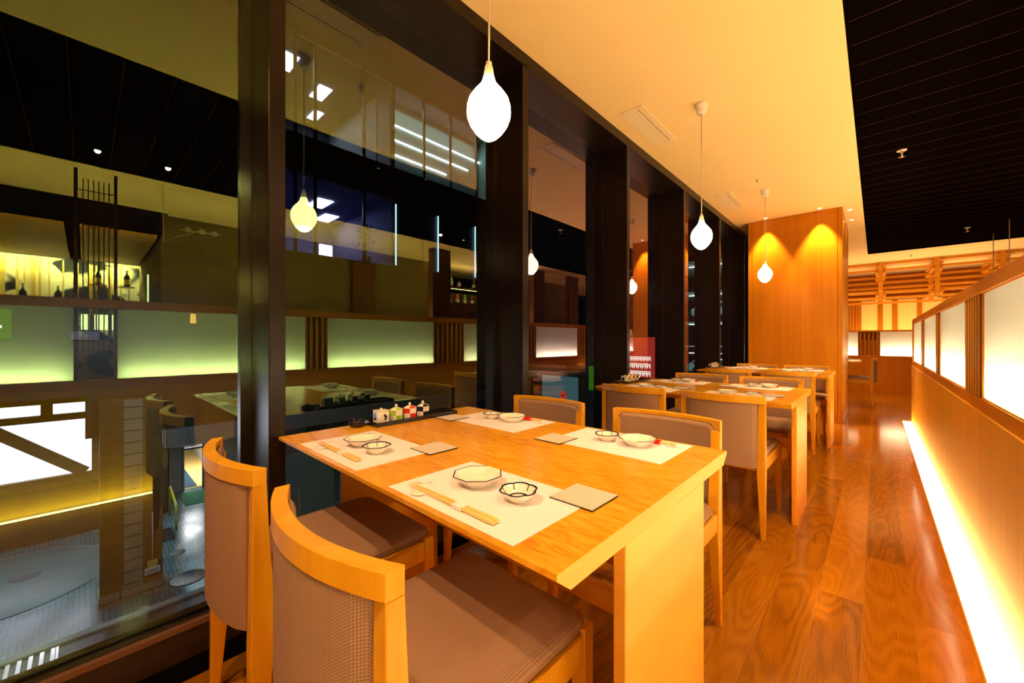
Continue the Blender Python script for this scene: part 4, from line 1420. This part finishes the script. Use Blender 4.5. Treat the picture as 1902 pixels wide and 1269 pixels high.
for y in (8.65, 10.77, 13.0):
    MB().box((FX, y - 0.018, 4.2), (FX + 0.05, y + 0.018, 6.7)).build('light_strip', 'strip_lamp', of)
area_lamp('office_room_light', (FX - 3, 6.3, 11.3), (3, 3), 2.5, (0.7, 0.75, 1.0))
area_lamp('office_shop_light', (FX - 0.5, 11.3, 11.3), (0.6, 5), 9, (0.6, 1.0, 0.95))
area_lamp('blue_room_light', (FX - 3, 6.5, 6.7), (3, 3), 6, (0.6, 0.7, 1.0))
pt = thing('potted_plant', 'leafy potted plant in the blue lit office window', 'plant', (FX - 0.7, 7.72, 4.16))
MB().lathe([(0.0, 0), (0.16, 0), (0.20, 0.35), (0.0, 0.35)], seg=16).build('pot', 'concrete_grey', pt)
mb = MB()
for i in range(90):
    a, h, r = random.uniform(0, 2 * PI), random.uniform(0.5, 1.6), random.uniform(0.05, 0.42)
    c = Vector((r * math.cos(a), r * math.sin(a), h))
    d = Vector((random.uniform(-1, 1), random.uniform(-1, 1), random.uniform(-0.6, 0.6))).normalized() * 0.13
    w = d.cross(Vector((0.3, 0.2, 1))).normalized() * 0.04
    mb.add([c - d, c + w, c + d, c - w], [(0, 1, 2, 3)])
mb.build('leaves', 'leaf', pt)
MB().tube([(0, 0, 0.3), (0.02, 0, 1.3)], 0.02, 6).build('stem', 'dark_wood', pt)
# lit level sign "3F" and green sign, wall under the canopy
ls = thing('level_sign', 'grey level sign reading 3F across the drive', 'sign', (-14.1, 0.0, 1.12))
MB().box((-0.06, -0.24, 0.0), (-0.02, 0.24, 0.20)).build('board', 'sign_plate', ls)


def text_mesh(name, body, size, parent, loc, rot, mat):
    cu = bpy.data.curves.new(name, 'FONT')
    cu.body = body
    cu.size = size
    cu.extrude = 0.001
    cu.align_x = 'CENTER'
    tmp = bpy.data.objects.new(name, cu)
    C.objects.link(tmp)
    bpy.context.view_layer.update()
    me = bpy.data.meshes.new_from_object(tmp.evaluated_get(bpy.context.evaluated_depsgraph_get()))
    bpy.data.objects.remove(tmp)
    me.name = name
    me.materials.clear()
    me.materials.append(M[mat])
    ob = bpy.data.objects.new(name, me)
    C.objects.link(ob)
    ob.parent = parent
    ob.location = loc
    ob.rotation_euler = rot
    return ob


MB().box((-0.42, -0.10, 0.05), (-0.06, -0.06, 0.15)).build('bracket', 'steel_grey', ls)
text_mesh('lettering', '3F', 0.20, ls, (-0.012, 0.0, 0.03), (PI / 2, 0, PI / 2), 'iron')
al = thing('amber_lamp', 'small amber cylinder lamp glowing outside across the drive', 'lamp', (-14.38, 2.1, 1.6))
MB().lathe([(0.0, 0.0), (0.07, 0.0), (0.06, 0.27), (0.0, 0.27)], seg=14).build('shade', 'amber_lit', al)
MB().box((-0.12, -0.02, 0.27), (0.02, 0.02, 0.30)).build('bracket', 'iron', al)
gs = thing('green_sign', 'green lit sign board with a white cross at the frame edge', 'sign', (-14.2, -1.25, 1.14))
MB().box((-0.06, -0.4, 0.0), (0.0, 0.13, 0.66)).build('board', 'green_sign', gs)
mb = MB()
mb.box((0.0, -0.14, 0.24), (0.006, 0.0, 0.30)).box((0.0, -0.10, 0.12), (0.006, -0.04, 0.48))
mb.build('cross', 'white_sign', gs)
box_struct('wall_service', (-14.6, 3.4, ZG), (-14.5, 6.15, -2.75), 'teal_wall')
# further along the street
st = struct_root('wall_teal_shop')
MB().box((-18, 20, ZG), (-13.0, 23, -0.6)).build('front', 'teal_wall', st)
MB().box((-15.8, 19.97, -2.9), (-13.1, 20.0, -1.1)).build('lit_pane', 'teal_lit', st)
fl_ = thing('flower_emblem', 'red flower shaped lit emblem outside the teal shop', 'sign', (-14.1, 19.9, -2.35))
mb = MB()
for k in range(8):
    a = k * PI / 4
    mb.lathe([(0.0, 0), (0.11, 0.0), (0.11, 0.05), (0.0, 0.05)], (0.15 * math.cos(a), 0.15 * math.sin(a), 0), 10)
o = mb.build('petals', 'red_sign', fl_)
o.rotation_euler = (PI / 2, 0, 0)
o.location = (0, 0, 0.12)
MB().box((-0.05, -0.07, 0.02), (0.05, -0.055, 0.20)).build('mark', 'label_gold', fl_)
gt = struct_root('wall_grey_tower')
MB().box((-12.5, 20, ZG), (-11.3, 22, 6.5)).build('shaft', 'concrete_grey', gt)
o = MB().box((-12.3, 19.9, -1.75), (-11.55, 19.98, -0.38)).build('green_sign', 'green_sign')
tag(o, 'green lit sign at the foot of the grey tower', 'sign')
rs = thing('red_sign_board', 'big red lit sign board with white lettering and blank upper part', 'sign', (-12.8, 28.0, -1.65))
MB().box((-1.05, 0, 0), (0.98, 0.1, 3.0)).build('board', 'red_sign', rs)
MB().box((-1.05, 0, -0.9), (0.98, 0.1, 0)).build('base_board', 'concrete_grey', rs)
for z, n_, hh in ((1.25, 7, 0.32), (0.70, 5, 0.34), (0.12, 6, 0.38)):
    mb = MB()
    for i in range(n_):
        w = 1.7 / n_
        x = -0.95 + i * w
        mb.box((x, -0.02, z), (x + w * 0.14, 0, z + hh)).box((x + w * 0.62, -0.02, z), (x + w * 0.76, 0, z + hh))
        mb.box((x, -0.021, z + hh * 0.42), (x + w * 0.8, 0, z + hh * 0.58)).box((x, -0.022, z + hh * 0.86), (x + w * 0.8, 0, z + hh))
    mb.build('lettering', 'white_sign', rs)
sc = thing('scaffold_tower', 'thin steel scaffold tower standing beside the red sign', 'scaffold', (-11.3, 27.5, ZG))
mb = MB()
for x in (0.0, 1.6):
    for y in (0, 1.2):
        mb.tube([(x, y, 0), (x, y, 8.6)], 0.035, 6)
mb.build('standards', 'steel_grey', sc)
mb = MB()
for z in (2.0, 3.4, 5.2, 6.9, 8.4):
    mb.tube([(0, 0, z), (1.6, 0, z)], 0.03, 6).tube([(0, 1.2, z), (1.6, 1.2, z)], 0.03, 6)
mb.build('ledgers', 'steel_grey', sc)
MB().tube([(0, 0, 2.0), (1.6, 0, 5.2)], 0.03, 6).build('brace', 'steel_grey', sc)
# multi-storey car park
pk = struct_root('wall_car_park')
mb = MB()
for z in (-1.9, 0.6, 3.1, 5.6, 8.1):
    mb.box((-14, 34, z - 0.45), (6, 46, z))
mb.build('deck', 'concrete_grey', pk)
mb = MB()
mb.box((-14, 44, ZG), (6, 44.2, 12))
mb.build('back_wall', 'facade_brown', pk)
for z in (-2.4, 0.1, 2.6, 5.1, 7.6):
    for x in (-11.5, -9.6, -7.6):
        MB().box((x - 0.6, 36, z - 0.1), (x + 0.6, 36.15, z - 0.05)).build('tube_lamp', 'tube_lamp', pk)
    area_lamp('car_park_light', (-9.5, 37, z - 0.15), (5, 3), 160, COOL)


def car(x, y, z, label):
    t = thing('parked_car', label, 'car', (x, y, z), 0, 'cars in the car park')
    side = [(-2.1, 0.25), (2.1, 0.25), (2.15, 0.75), (1.4, 0.88), (0.85, 1.38), (-1.2, 1.40), (-1.9, 0.92), (-2.15, 0.8)]
    MB().loft([[(p[0], -0.85, p[1]) for p in side], [(p[0], 0.85, p[1]) for p in side]]).build('body', 'car_paint', t, bevel=0.06)
    gl = [(1.25, 0.90), (0.80, 1.33), (-1.15, 1.34), (-1.7, 0.93)]
    MB().loft([[(p[0], -0.88, p[1]) for p in gl], [(p[0], -0.86, p[1]) for p in gl]]).build('side_glass', 'dark_glass', t)
    for sx in (-1.3, 1.3):
        mb = MB()
        mb.lathe([(0.0, 0), (0.32, 0), (0.32, 0.2), (0.0, 0.2)], seg=20)
        w = mb.build('wheel', 'tyre', t)
        w.rotation_euler = (PI / 2, 0, 0)
        w.location = (sx, -0.70, 0.32)
    return t


car(-10.6, 38, -1.89, 'silver car parked on the lowest visible deck of the car park')
car(-10.2, 38, 3.11, 'silver car parked on an upper deck of the car park')
